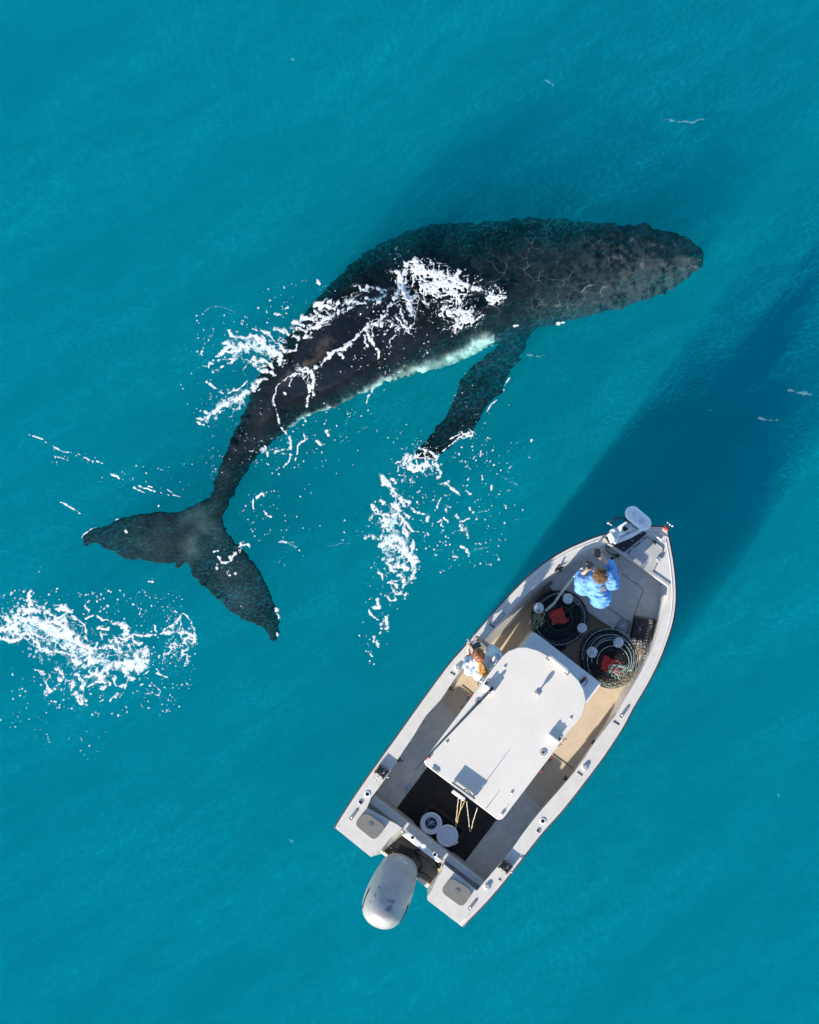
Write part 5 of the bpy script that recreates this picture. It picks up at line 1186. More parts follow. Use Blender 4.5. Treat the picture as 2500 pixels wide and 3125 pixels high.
for k in (-1, 1):
    hip = pv + side * .095 * k; kn = Vector((hip.x, hip.y, zf_ + .47)) + fwd * .05; an = Vector((hip.x, hip.y, zf_ + .085)) + side * .03 * k
    limb(mb, hip, kn, .082, .056); limb(mb, kn, an, .052, .036); limb(mb, an - Vector((0, 0, .03)), an + fwd * .14 - Vector((0, 0, .05)), .038, .028); feet.append((hip, kn, an))
ctlX = (R2(470, 285, 1.27) - R2(372, 345, 1.27)).normalized(); ctlY = Vector((-ctlX.y, ctlX.x, 0))
hand(mb, LW, (cc_ - ctlX * .085 - LW) + ctlY * .03, -ctlX + Vector((0, 0, .3)), .92, .75, -1); hand(mb, RWr, (cc_ + ctlX * .085 - RWr) + ctlY * .03, ctlX + Vector((0, 0, .3)), .92, .75, 1)
me = remeshed(mb, .0062, 1, "person_body"); link_mesh("body", me, SK, wom, True); eyes(wom, hc, f_, r_, u_, .96)
SH = mat("white_blue_tie_dye", (.72, .74, .76), .8, var=.0, vscale=7, bump=.2, bscale=25, col2=(.20, .34, .52)); 
rp = [n_ for n_ in SH.node_tree.nodes if n_.type == 'VALTORGB'][0]; rp.color_ramp.elements[0].position = .40; rp.color_ramp.elements[1].position = .50
mb = MB(); limb(mb, LS, RS, .09, .10); limb(mb, ch, pv, .15, .15); limb(mb, LS.lerp(RS, .5), ch, .13, .145); limb(mb, LS, LE.lerp(LS, .1), .074, .060); limb(mb, RS, RE.lerp(RS, .1), .085, .066)
limb(mb, RS + Vector((.05, -.02, -.08)), RE.lerp(RS, .4) + Vector((.06, -.02, -.04)), .085, .075)
limb(mb, LS - fwd * .05 - Vector((0, 0, .04)), RS - fwd * .05 - Vector((0, 0, .06)), .10, .10); limb(mb, ch - fwd * .08, pv - fwd * .02, .13, .13)
mb.tube([nk + Vector((.075 * math.cos(a * .63), .085 * math.sin(a * .63), -.02)) for a in range(10)], .024, 8, closed=True)
me = remeshed(mb, .010, 3, "shirt"); n = len(me.vertices); co = np.empty(n * 3); me.vertices.foreach_get("co", co); co = co.reshape(-1, 3); no = np.empty(n * 3); me.vertices.foreach_get("normal", no); no = no.reshape(-1, 3)
rdg = (1 - np.abs(2 * fbm(co[:, 0] * 8 + 9, co[:, 1] * 8 + co[:, 2] * 5, 3) - 1)); co += no * ((rdg - .7) * .06)[:, None]; me.vertices.foreach_set("co", co.ravel()); me.update()
link_mesh("shirt", me, SH, wom, True)
mb = MB(); limb(mb, pv, pv - Vector((0, 0, .06)), .150, .15)
for hip, kn, an in feet: limb(mb, hip, kn, .10, .070); limb(mb, kn, an, .066, .048)
me = remeshed(mb, .014, 3, "leggings"); link_mesh("leggings", me, mat("black_patterned_leggings", (.018, .018, .025), .7, vscale=22, col2=(.16, .15, .14), bump=.1), wom, True)
for hip, kn, an in feet: q = MB(); limb(q, an - Vector((0, 0, .03)), an + fwd * .15 - Vector((0, 0, .045)), .046, .038); q.prism([an + fwd * (.18 * a) + side * (.04 * b) for a, b in ((-.2, -1), (1.1, -1), (1.1, 1), (-.2, 1))], zf_ + .003, zf_ + .03); part(q, "shoe", 'plast', wom, smooth=True)
mb = MB(); 
for E, W__ in ((LE, LW), (RE, RWr)): q = MB(); q.tube([E.lerp(W__, -.05), E.lerp(W__, .12)], .046, 14); part(q, "dark_cuff", 'black', wom, bevel=.008)
HW = mat("copper_hair", (.55, .20, .09), .45, var=.5, vscale=40, bump=.4, bscale=110, col2=(.16, .045, .02))
HB = mat("blonde_hair_ends", (.72, .40, .12), .45, var=.4, vscale=40, bump=.4, bscale=110, col2=(.40, .17, .05))
def ext(mb): limb(mb, hc + up3 * .03 - f_ * .06, R2(480, 492, 1.60), .07, .035)
up3 = u_
hair_mesh("hair", hc, f_, r_, u_, 1.0, HW, wom, extra=ext, seed=9, strands=90, length=.04)
mb = MB(); limb(mb, R2(480, 492, 1.60), R2(492, 545, 1.50), .030, .042); limb(mb, R2(492, 545, 1.50), R2(510, 610, 1.40), .042, .020)
pt_ = link_mesh("ponytail", remeshed(mb, .007, 2, "ponytail"), HB, wom, True)
mb = MB(); rs = random.Random(2)
for k in range(70):
    a = rs.uniform(0, 6.28); o1 = Vector((math.cos(a), math.sin(a), rs.uniform(-.3, 1))) * .03
    mb.tube(smooth_path([R2(480, 495, 1.60) + o1 * .6, R2(488, 540, 1.52) + o1 * 1.4, R2(500 + rs.uniform(-28, 32), 590 + rs.uniform(-10, 25), 1.42) + o1 * 1.2], 4), [.004] * 8 + [.001], 4)
part(mb, "ponytail_strands", HB, pt_, smooth=True)
mb = MB(); mb.tube([R2(478, 488, 1.60) + Vector((.0, 0, 0)), R2(482, 499, 1.595)], .038, 12); part(mb, "hair_tie", 'yellow', wom, bevel=.005)
ct = empty("remote_controller", cc_, "grey drone remote controller with two short antennas in the woman's hands", "controller")
ax3 = (ctlX, ctlY, UZ)
mb = MB(); mb.prism(rounded([cc_ + ctlX * a + ctlY * b for a, b in ((-.085, -.035), (.085, -.035), (.092, .03), (-.092, .03))], .02), 1.25, 1.295); part(mb, "controller_body", M['alu'] if 0 else M['greyp'], ct, bevel=.008)
mb = MB(); mb.box(cc_ - ctlY * .06 + Vector((0, 0, .035)), (.13, .075, .010), ax=ax3); part(mb, "phone_screen", M['glass'], ct, bevel=.003)
for k in (-1, 1):
    mb = MB(); mb.tube([cc_ + ctlX * .055 * k + ctlY * .03 + Vector((0, 0, .02)), cc_ + ctlX * .052 * k + ctlY * .095 + Vector((0, 0, .045))], [.008, .010], 8); part(mb, "controller_antenna", 'greyp', ct, smooth=True)
    mb = MB(); q = cc_ + ctlX * .055 * k - ctlY * .0 + Vector((0, 0, .027)); mb.tube([q, q + Vector((0, 0, .022))], [.006, .006], 8); mb.ball(q + Vector((0, 0, .024)), (.010, .010, .005), 10, 6); mb.tube([q + Vector((.015 * math.cos(a * .8), .015 * math.sin(a * .8), 0)) for a in range(8)], .003, 5, closed=True); part(mb, "control_stick", 'black', ct, smooth=True)
# ------------------------------------------------------------------ foam
FM = bpy.data.materials.new("sea_foam"); FM.use_nodes = True
_t = FM.node_tree; _b = _t.nodes["Principled BSDF"]; _b.inputs["Base Color"].default_value = (.82, .84, .85, 1); _b.inputs["Roughness"].default_value = .6
_tc = _t.nodes.new("ShaderNodeTexCoord"); _n = _t.nodes.new("ShaderNodeTexNoise"); _n.inputs["Scale"].default_value = 90; _n.inputs["Detail"].default_value = 3
_bp = _t.nodes.new("ShaderNodeBump"); _bp.inputs["Strength"].default_value = .3; _bp.inputs["Distance"].default_value = .01
_t.links.new(_tc.outputs["Object"], _n.inputs["Vector"]); _t.links.new(_n.outputs["Fac"], _bp.inputs["Height"]); _t.links.new(_bp.outputs["Normal"], _b.inputs["Normal"])

def cover_mat(m, top=1.0):
    t = m.node_tree; b = t.nodes["Principled BSDF"]; a = t.nodes.new("ShaderNodeAttribute"); a.attribute_name = "cover"
    tc = t.nodes.new("ShaderNodeTexCoord"); n = t.nodes.new("ShaderNodeTexNoise"); n.inputs["Scale"].default_value = 42; n.inputs["Detail"].default_value = 4; t.links.new(tc.outputs["Object"], n.inputs["Vector"])
    k = t.nodes.new("ShaderNodeMath"); k.operation = 'MULTIPLY_ADD'; k.inputs[1].default_value = .9; k.inputs[2].default_value = -.45; t.links.new(n.outputs["Fac"], k.inputs[0])
    s_ = t.nodes.new("ShaderNodeMath"); s_.operation = 'ADD'; t.links.new(a.outputs["Fac"], s_.inputs[0]); t.links.new(k.outputs[0], s_.inputs[1])
    r = t.nodes.new("ShaderNodeMapRange"); r.interpolation_type = 'SMOOTHSTEP'; r.inputs["From Min"].default_value = .0; r.inputs["From Max"].default_value = .72; r.inputs["To Max"].default_value = top
    t.links.new(s_.outputs[0], r.inputs["Value"]); t.links.new(r.outputs[0], b.inputs["Alpha"])
cover_mat(FM, .95)
def foam(label, f, scale, strokes=(), lace=(), drops=(), res=.0075, seed=0, follow=False, warp=.035, lift=0.0, hgt=.005, mesh_m=None, soft=.55, cov=1.0, rag=1.35):
    """strokes: (points, half width) ; lace: (cx, cy, rx, ry, rot, density) ; drops: (cx, cy, rx, ry, count, rmin, rmax), all in region pixels"""
    rs = np.random.RandomState(seed + 100); px = 1.0 / scale * H / FOC       # metres per region pixel
    dl = []
    for cx, cy, rx, ry, cnt, r0, r1 in drops:
        k = 0
        while k < cnt:
            a = rs.uniform(0, 2 * math.pi); q = math.sqrt(rs.rand()); x = cx + rx * q * math.cos(a); y = cy + ry * q * math.sin(a)
            cl = vnoise(np.array([x / 60.0 + seed]), np.array([y / 60.0]))[0]
            if cl < .42 and rs.rand() < .75: k += 1; continue
            dl.append((x, y, r0 + (r1 - r0) * rs.rand() ** 2.6, rs.uniform(0, 3.14), rs.uniform(.55, 1))); k += 1
    xs = [p[0] for s_, w_ in strokes for p in s_] + [d[0] for d in dl] + [c[0] + s_ * max(c[2], c[3]) for c in lace for s_ in (-1, 1)]
    ys = [p[1] for s_, w_ in strokes for p in s_] + [d[1] for d in dl] + [c[1] + s_ * max(c[2], c[3]) for c in lace for s_ in (-1, 1)]
    A = f(min(xs) - 40, max(ys) + 40); B = f(max(xs) + 40, min(ys) - 40)
    gx = np.arange(A.x, B.x, res); gy = np.arange(A.y, B.y, res); X, Y = np.meshgrid(gx, gy, indexing='ij')
    wx = X + warp * (fbm(X * 9 + seed, Y * 9, 4) - .5) * 2 + warp * .5 * (fbm(X * 30, Y * 30 + seed, 2) - .5); wy = Y + warp * (fbm(X * 9 + 31, Y * 9 + seed, 4) - .5) * 2 + warp * .5 * (fbm(X * 30 + 9, Y * 30, 2) - .5)
    F = np.full(X.shape, -1.0)
    for pts, hw in strokes:
        q = [f(a, b) for a, b in pts]; q = smooth_path(q, 5) if len(q) > 2 else q; w_ = hw * px
        lo = np.array([min(p.x for p in q), min(p.y for p in q)]) - w_ * 2.2 - warp * 2; hi = np.array([max(p.x for p in q), max(p.y for p in q)]) + w_ * 2.2 + warp * 2
        i0, j0 = np.maximum(((lo - (A.x, A.y)) / res).astype(int), 0); i1, j1 = ((hi - (A.x, A.y)) / res).astype(int) + 1
        sx, sy = wx[i0:i1, j0:j1], wy[i0:i1, j0:j1]
        if sx.size == 0: continue
        d = np.full(sx.shape, 1e9)
        for a, b in zip(q, q[1:]):
            dx, dy = b.x - a.x, b.y - a.y; L = dx * dx + dy * dy + 1e-12; t = np.clip(((sx - a.x) * dx + (sy - a.y) * dy) / L, 0, 1)
            d = np.minimum(d, np.hypot(sx - a.x - t * dx, sy - a.y - t * dy))
        nz = fbm(X[i0:i1, j0:j1] * 11 + 5, Y[i0:i1, j0:j1] * 11 + seed, 3)
        wl = w_ * (.35 + 1.75 * nz)
        F[i0:i1, j0:j1] = np.maximum(F[i0:i1, j0:j1], 1 - d / wl)
    rg_ = rag * 1.1 * (fbm(X * 26 + 7, Y * 26 + seed, 4) - .53) + rag * .35 * (fbm(X * 70 + 7, Y * 70 + seed, 2) - .5)
    F = np.where(F > -.9, F + rg_, F)
    if strokes:      # holes where the foam has thinned to a lace
        hole = fbm(X * 16 + 3, Y * 16 + 8, 3); F = np.where(F > 0, F + np.minimum(0, (hole - .46) * 7.0) * np.clip(1.3 - F * .9, 0, 1), F)
    for cx, cy, rx, ry, rot, den in lace:
        c = f(cx, cy); ax_, ay_ = rx * px, ry * px; ca, sa = math.cos(rot), math.sin(rot)
        u = ((X - c.x) * ca + (Y - c.y) * sa) / ax_; v = (-(X - c.x) * sa + (Y - c.y) * ca) / ay_; e = np.clip(1 - np.hypot(u, v) + .5 * (fbm(X * 4, Y * 4 + seed, 3) - .5), 0, 1)
        rd = 1 - np.abs(2 * fbm(wx * 6.5 + seed, wy * 6.5, 3) - 1); rd2 = 1 - np.abs(2 * fbm(wx * 15, wy * 15 + seed, 2) - 1)
        g = (np.maximum(rd, rd2 - .02) - (1 - .14 * den * np.minimum(1, e * 2.2))) * 10
        F = np.maximum(F, np.where(e > 0.02, g, -1))
    for x, y, r, an, asp in dl:
        c = f(x, y); rr = r * px; k = int(rr * 2 / res) + 2; i = int((c.x - A.x) / res); j = int((c.y - A.y) / res)
        i0, i1, j0, j1 = max(i - k, 0), i + k + 1, max(j - k, 0), j + k + 1; sx, sy = X[i0:i1, j0:j1] - c.x, Y[i0:i1, j0:j1] - c.y
        if sx.size == 0: continue
        u = sx * math.cos(an) + sy * math.sin(an); v = (-sx * math.sin(an) + sy * math.cos(an)) / asp
        F[i0:i1, j0:j1] = np.maximum(F[i0:i1, j0:j1], (1 - np.hypot(u, v) / rr) * .8)
    F = np.where((F > 0) & (F < .8), F + .45 * rg_, F)
    cell = (F[:-1, :-1] + F[1:, :-1] + F[:-1, 1:] + F[1:, 1:]) > 0
    used = np.zeros(F.shape, bool)
    for a, b in ((0, 0), (1, 0), (0, 1), (1, 1)): used[a:a + cell.shape[0], b:b + cell.shape[1]] |= cell
    idx = -np.ones(F.shape, int); n = int(used.sum()); idx[used] = np.arange(n)
    Fc = np.clip(F, 0, 1); Z = hgt * Fc ** soft * (.6 + .8 * fbm(X * 26, Y * 26, 3)) + .002 + lift
    xs_, ys_, zs_ = X[used], Y[used], Z[used]
    if follow:
        top = np.array([whale_top(a, b) for a, b in zip(xs_, ys_)]); zs_ = np.maximum(top + .012, 0) + zs_
    # rim of each patch in towards its true edge
    co = np.stack([xs_, ys_, zs_], 1)
    i, j = np.nonzero(cell); q = np.stack([idx[i, j], idx[i + 1, j], idx[i + 1, j + 1], idx[i, j + 1]], 1)
    base = Vector(co.mean(0)); co = co - np.array(base)
    me = bpy.data.meshes.new("foam"); me.vertices.add(n); me.vertices.foreach_set("co", co.astype(np.float32).ravel())
    me.loops.add(q.size); me.loops.foreach_set("vertex_index", q.ravel().astype(np.int32)); me.polygons.add(len(q)); me.polygons.foreach_set("loop_start", np.arange(0, q.size, 4, dtype=np.int32)); me.update(calc_edges=True)
    at_ = me.attributes.new('cover', 'FLOAT', 'POINT'); at_.data.foreach_set('value', np.clip(F[used] * cov, 0, 1).astype(np.float32)); me.materials.append(mesh_m or FM); me.shade_smooth()
    o = bpy.data.objects.new("foam", me); COL.objects.link(o); o.location = base; tag(o, label, "foam", kind="stuff"); return o

S7 = [([(-30, 440), (40, 455), (90, 480), (130, 460), (200, 420), (260, 400)], 20), ([(130, 440), (180, 405), (240, 385), (300, 405)], 42), ([(225, 260), (228, 300), (242, 350)], 16), ([(205, 320), (265, 320)], 8),
 ([(-30, 540), (60, 530), (110, 505), (150, 480), (250, 480), (350, 515), (450, 550), (540, 600), (620, 660), (690, 710)], 30), ([(135, 490), (135, 560), (160, 585), (220, 570), (300, 610)], 18), ([(-30, 615), (40, 620), (90, 640), (180, 600), (260, 580)], 18),
 ([(250, 450), (350, 480), (450, 500), (520, 560), (600, 640)], 28), ([(300, 370), (380, 425), (440, 445), (500, 420), (560, 440)], 14), ([(430, 380), (480, 375), (525, 425)], 22), ([(275, 620), (290, 680), (340, 700), (430, 705), (530, 730), (620, 735), (700, 780)], 13), ([(440, 585), (425, 640), (490, 690)], 9), ([(365, 560), (440, 580), (520, 600)], 22),
 ([(480, 680), (560, 690), (660, 700)], 24), ([(540, 780), (610, 790), (680, 770), (720, 830), (700, 880), (620, 890), (570, 880)], 27), ([(660, 660), (670, 740), (680, 860), (760, 890)], 27), ([(760, 870), (820, 825), (890, 800), (960, 815), (1050, 830), (1090, 780), (1100, 700)], 30), ([(930, 760), (940, 850), (985, 910)], 26), ([(1010, 730), (1040, 770), (1060, 800)], 28),
 ([(680, 690), (760, 680), (830, 660), (870, 690)], 14), ([(900, 500), (945, 530), (960, 560), (930, 580)], 32), ([(640, 470), (700, 440), (760, 460), (820, 470), (860, 500), (900, 490), (990, 530)], 13), ([(560, 450), (620, 490), (645, 560), (660, 650)], 10), ([(740, 530), (800, 545), (830, 520)], 13),
 ([(830, 580), (880, 605), (930, 620), (1000, 588), (1080, 600), (1180, 580), (1280, 568), (1400, 570), (1460, 590)], 11), ([(1000, 590), (1010, 640), (1050, 660)], 13), ([(870, 620), (900, 680), (910, 760)], 14), ([(1230, 550), (1300, 500), (1350, 450), (1385, 430), (1430, 480), (1470, 550), (1465, 640)], 9),
 ([(270, 850), (330, 870), (340, 930), (365, 985), (370, 1010)], 11), ([(365, 990), (375, 1005)], 24), ([(420, 850), (470, 890), (475, 930), (435, 925)], 13), ([(550, 930), (540, 990), (565, 1030)], 19), ([(610, 910), (632, 980), (620, 1040), (630, 1090)], 22), ([(580, 1055), (620, 1100), (650, 1080)], 10),
 ([(660, 975), (720, 945), (780, 930), (825, 940), (770, 985)], 9), ([(860, 905), (870, 960), (925, 970)], 13), ([(965, 930), (940, 990)], 8), ([(885, 1025), (860, 1050), (820, 1085)], 8), ([(880, 1030), (882, 1034)], 18), ([(1080, 880), (1180, 845), (1200, 880), (1260, 900)], 8), ([(1165, 510), (1175, 560)], 13), ([(640, 370), (660, 400)], 11), ([(1030, 1000), (1060, 960), (1110, 955)], 8)]
foam("broad torn patch of white foam at the left edge below the whale's tail", R7, 2.4643, S7,
     lace=[(420, 560, 520, 210, -.25, .58), (800, 760, 420, 240, 0, .50), (1340, 640, 170, 250, 0, .65), (120, 420, 200, 130, 0, .35), (560, 900, 350, 180, 0, .35)],
     drops=[(700, 700, 780, 420, 900, 1.2, 3.2), (1200, 780, 270, 420, 620, 3, 10), (700, 1000, 600, 220, 260, 3, 13), (500, 330, 620, 110, 170, 3, 14), (150, 360, 220, 120, 60, 4, 16), (480, 1300, 430, 250, 150, 2.5, 10), (100, 1050, 160, 260, 40, 3, 12), (1180, 330, 220, 120, 110, 3, 9), (1000, 420, 300, 130, 70, 3, 12), (380, 130, 180, 60, 14, 4, 8)], seed=1)
S8 = [([(410, 515), (425, 560), (470, 570), (500, 620), (530, 660), (590, 705)], 24), ([(430, 520), (490, 540), (505, 600)], 18), ([(590, 700), (640, 745), (700, 775), (755, 790), (745, 840)], 11), ([(610, 700), (670, 685)], 9), ([(345, 705), (360, 740), (355, 790), (400, 840), (430, 910), (400, 960)], 17),
 ([(360, 790), (440, 790), (500, 790), (540, 760), (480, 720), (440, 710), (420, 680)], 30), ([(440, 830), (450, 880), (430, 950), (440, 1020)], 26), ([(270, 965), (340, 955), (400, 975), (430, 1000)], 16), ([(430, 1000), (500, 1020), (560, 1060), (610, 1100), (650, 1180)], 42), ([(500, 960), (560, 1000), (600, 1060)], 26), ([(575, 780), (620, 820), (580, 860), (570, 920), (600, 960), (640, 980), (640, 1040), (610, 1080)], 13), ([(600, 870), (640, 910), (690, 925)], 9),
 ([(470, 1130), (500, 1170), (560, 1180), (620, 1200), (650, 1240), (625, 1280)], 24), ([(380, 1215), (410, 1260), (430, 1290)], 10), ([(450, 1160), (480, 1200), (540, 1240), (570, 1290)], 18), ([(455, 1305), (500, 1310), (545, 1350), (580, 1320)], 11), ([(490, 1340), (510, 1385), (550, 1380)], 11), ([(640, 1120), (665, 1130), (660, 1200)], 12), ([(530, 790), (560, 830), (540, 870)], 12), ([(590, 1385), (580, 1415)], 13), ([(440, 1405), (480, 1430), (510, 1420)], 10),
 ([(355, 1490), (400, 1500), (430, 1550), (445, 1600), (440, 1670)], 14), ([(310, 1505), (345, 1550), (395, 1580)], 10), ([(405, 1610), (395, 1665)], 12), ([(375, 1430), (385, 1465)], 10), ([(340, 1710), (350, 1745)], 12), ([(370, 1750), (390, 1775)], 13), ([(300, 1765), (303, 1775)], 12), ([(290, 1820), (340, 1850)], 6),
 ([(640, 290), (700, 290), (770, 310), (810, 350), (820, 410), (845, 470), (830, 515)], 12), ([(500, 410), (560, 375), (600, 320), (640, 290)], 8), ([(525, 420), (525, 480)], 6), ([(975, 790), (1000, 850), (1010, 905), (1060, 910)], 12), ([(980, 800), (1020, 840), (1060, 820)], 7), ([(1060, 935), (1068, 965)], 12), ([(890, 545), (920, 590), (950, 610), (985, 640)], 10), ([(1040, 410), (1080, 440)], 12), ([(900, 715), (898, 760)], 7), ([(825, 735), (850, 660)], 8), ([(820, 845), (850, 825)], 7), ([(870, 815), (905, 850)], 7), ([(857, 835), (857, 880)], 6), ([(1010, 1035), (1045, 1050), (1055, 1095)], 9), ([(1035, 605), (1075, 630)], 10), ([(1235, 580), (1230, 610)], 10), ([(935, 1100), (975, 1110)], 8), ([(1145, 310), (1148, 345)], 9), ([(1165, 490), (1168, 550)], 6), ([(1140, 765), (1200, 770)], 7), ([(1300, 600), (1310, 610)], 11), ([(1342, 730), (1346, 745)], 11)]
foam("tall ragged streak of white foam trailing below the tip of the whale's flipper", R8, 2.4643, S8,
     lace=[(680, 400, 165, 110, 0, 1.1), (520, 900, 160, 330, .25, .55), (520, 1250, 130, 180, 0, .6), (590, 520, 110, 90, 0, .45)],
     drops=[(800, 800, 560, 600, 700, 1.2, 3.2), (1050, 700, 430, 520, 480, 3, 13), (650, 560, 240, 160, 120, 3, 10), (430, 1350, 170, 250, 90, 3, 13), (350, 1700, 120, 220, 55, 3, 10), (220, 880, 140, 160, 22, 4, 12), (780, 1080, 180, 160, 30, 5, 14), (700, 330, 160, 100, 130, 3, 8), (100, 100, 350, 160, 40, 3, 10), (600, 200, 200, 80, 24, 3, 9), (1190, 330, 220, 180, 60, 3, 12)], seed=2)
S4 = [([(1690, 180), (1660, 280), (1700, 340), (1725, 400)], 32), ([(1600, 190), (1650, 200)], 14), ([(1300, 300), (1380, 340), (1430, 310), (1500, 340), (1530, 380), (1480, 410), (1400, 400)], 20), ([(1450, 310), (1520, 330), (1555, 345)], 9), ([(1240, 430), (1310, 420), (1360, 440), (1420, 410)], 18), ([(1010, 460), (1050, 430), (1110, 420), (1180, 440), (1240, 430), (1300, 400)], 24), ([(1020, 500), (1080, 540), (1140, 530), (1200, 490), (1290, 460)], 20), ([(1050, 480), (1080, 450), (1150, 470)], 16),
 ([(850, 575), (900, 590), (960, 600), (1000, 620), (1060, 590), (1100, 570)], 18), ([(920, 540), (980, 550), (1030, 580), (1090, 560)], 20), ([(710, 515), (770, 525)], 11), ([(780, 460), (840, 465)], 12), ([(520, 620), (580, 630), (640, 655), (670, 660)], 14), ([(730, 630), (790, 650), (850, 680), (920, 690), (980, 660), (960, 620)], 20), ([(870, 620), (930, 640), (980, 650)], 14),
 ([(490, 690), (560, 685), (610, 710), (650, 750), (720, 790), (770, 840), (760, 890)], 24), ([(600, 700), (660, 760), (720, 820)], 16), ([(740, 740), (790, 790), (860, 780), (880, 740)], 13), ([(345, 740), (400, 760), (450, 740), (500, 760), (540, 820), (570, 880), (575, 920)], 20), ([(350, 770), (300, 820), (240, 860), (210, 900), (240, 930), (290, 930)], 16), ([(140, 920), (200, 905)], 6), ([(330, 790), (380, 800), (440, 790), (480, 740)], 14), ([(290, 860), (350, 850), (400, 860), (350, 890), (300, 910)], 10), ([(360, 640), (390, 680), (460, 690)], 12), ([(610, 840), (660, 880), (690, 920)], 13), ([(620, 940), (680, 950), (710, 980)], 12),
 ([(200, 1025), (240, 1060), (270, 1075)], 9), ([(290, 1100), (340, 1105), (400, 1090), (450, 1070), (490, 1040), (515, 1015)], 9), ([(610, 1000), (560, 1040), (520, 1090), (450, 1130), (380, 1160), (330, 1190), (290, 1230), (230, 1270), (190, 1320)], 17), ([(430, 1150), (380, 1200), (300, 1250)], 12), ([(600, 1080), (540, 1090)], 9), ([(115, 1290), (160, 1300), (180, 1340), (130, 1320)], 10), ([(185, 1250), (230, 1280), (270, 1290)], 12), ([(690, 980), (640, 1000), (600, 1010)], 13),
 ([(940, 910), (990, 950), (1010, 1000), (1000, 1060), (1005, 1120), (960, 1140), (955, 1210)], 12), ([(900, 950), (960, 950), (1000, 970), (990, 1060)], 32), ([(940, 920), (860, 960), (790, 1010), (730, 1050), (715, 1110), (700, 1170), (720, 1220), (740, 1290), (750, 1340)], 9), ([(870, 960), (840, 1010), (820, 1050)], 10), ([(1020, 920), (1090, 870), (1160, 800), (1210, 790), (1270, 740), (1340, 680), (1400, 620), (1470, 580)], 15), ([(1180, 800), (1220, 840)], 12), ([(1250, 760), (1300, 740)], 20), ([(1400, 630), (1440, 720), (1480, 780), (1500, 840)], 12), ([(1390, 680), (1410, 750)], 9), ([(1480, 590), (1540, 500), (1590, 420), (1640, 340), (1670, 290)], 12), ([(1560, 490), (1530, 540)], 10), ([(1580, 560), (1600, 600)], 9), ([(1640, 620), (1650, 640)], 12),
 ([(760, 1370), (800, 1410), (830, 1470), (830, 1560), (820, 1620), (795, 1645)], 10), ([(880, 1500), (875, 1590), (860, 1640)], 5), ([(925, 1400), (940, 1460), (890, 1490)], 9), ([(1010, 1460), (1060, 1500)], 9), ([(720, 1545), (780, 1530)], 12), ([(640, 1510), (660, 1580)], 9), ([(935, 1295), (950, 1320)], 11), ([(1395, 1200), (1420, 1130), (1450, 1070)], 6), ([(780, 1110), (790, 1120)], 10), ([(1100, 1390), (1115, 1420)], 12), ([(160, 790), (160, 810)], 14), ([(1030, 270), (1040, 280)], 12)]
foam("white foam streaming off the whale's wet back and curling away to the left", R4, 2.4643, S4,
     lace=[(1150, 500, 330, 110, .55, .45), (640, 780, 330, 200, .4, .5), (350, 1180, 260, 160, .5, .4), (1500, 640, 160, 160, 0, .6), (1000, 980, 90, 90, 0, .6), (560, 1480, 260, 130, .3, .25)],
     drops=[(850, 800, 850, 560, 900, 1.2, 3.2), (1500, 720, 240, 300, 160, 3, 11), (900, 420, 330, 180, 60, 4, 13), (600, 560, 300, 100, 40, 4, 14), (150, 900, 160, 400, 55, 4, 14), (520, 1400, 380, 260, 170, 3, 9), (780, 1560, 340, 180, 90, 3, 11), (1450, 930, 250, 170, 60, 3, 10), (1350, 1280, 330, 120, 45, 3, 10), (300, 700, 200, 90, 60, 3, 9), (1150, 1500, 350, 220, 60, 3, 9), (1650, 1500, 90, 200, 30, 3, 9)], seed=3, follow=True, warp=.022)
S5 = [([(70, 350), (110, 340), (140, 370), (190, 400), (240, 410), (300, 430), (350, 450), (400, 480), (440, 490)], 22), ([(40, 400), (60, 450), (50, 500), (80, 540), (95, 600)], 17), ([(50, 460), (20, 520), (0, 540)], 12), ([(150, 400), (200, 430), (260, 460), (320, 500), (350, 540)], 24), ([(100, 370), (140, 420), (180, 450)], 26), ([(250, 430), (310, 460), (370, 490)], 24), ([(160, 460), (200, 500), (260, 500)], 14), ([(270, 590), (310, 630), (340, 660), (330, 700)], 19), ([(300, 600), (350, 620), (370, 660)], 13), ([(350, 560), (360, 600), (390, 640)], 10), ([(410, 670), (450, 640), (480, 620)], 8), ([(20, 640), (60, 680)], 10), ([(40, 600), (70, 680), (75, 700)], 7)]
foam("churned white foam and bubbles heaped over the middle of the whale's back", R5, 1.725, S5,
     lace=[(220, 450, 260, 120, -.35, 1.1), (540, 520, 66, 68, 0, 1.35), (330, 620, 130, 110, .3, .8), (60, 620, 140, 160, 0, .6), (110, 560, 120, 100, 0, .6)],
     drops=[(540, 520, 58, 60, 150, 2.5, 6), (250, 480, 250, 130, 260, 2, 7), (330, 640, 140, 100, 140, 2, 7), (100, 720, 140, 140, 80, 2, 7), (60, 320, 80, 70, 30, 2, 6), (450, 640, 60, 40, 24, 2, 6)], seed=4, follow=True, warp=.03, hgt=.014)
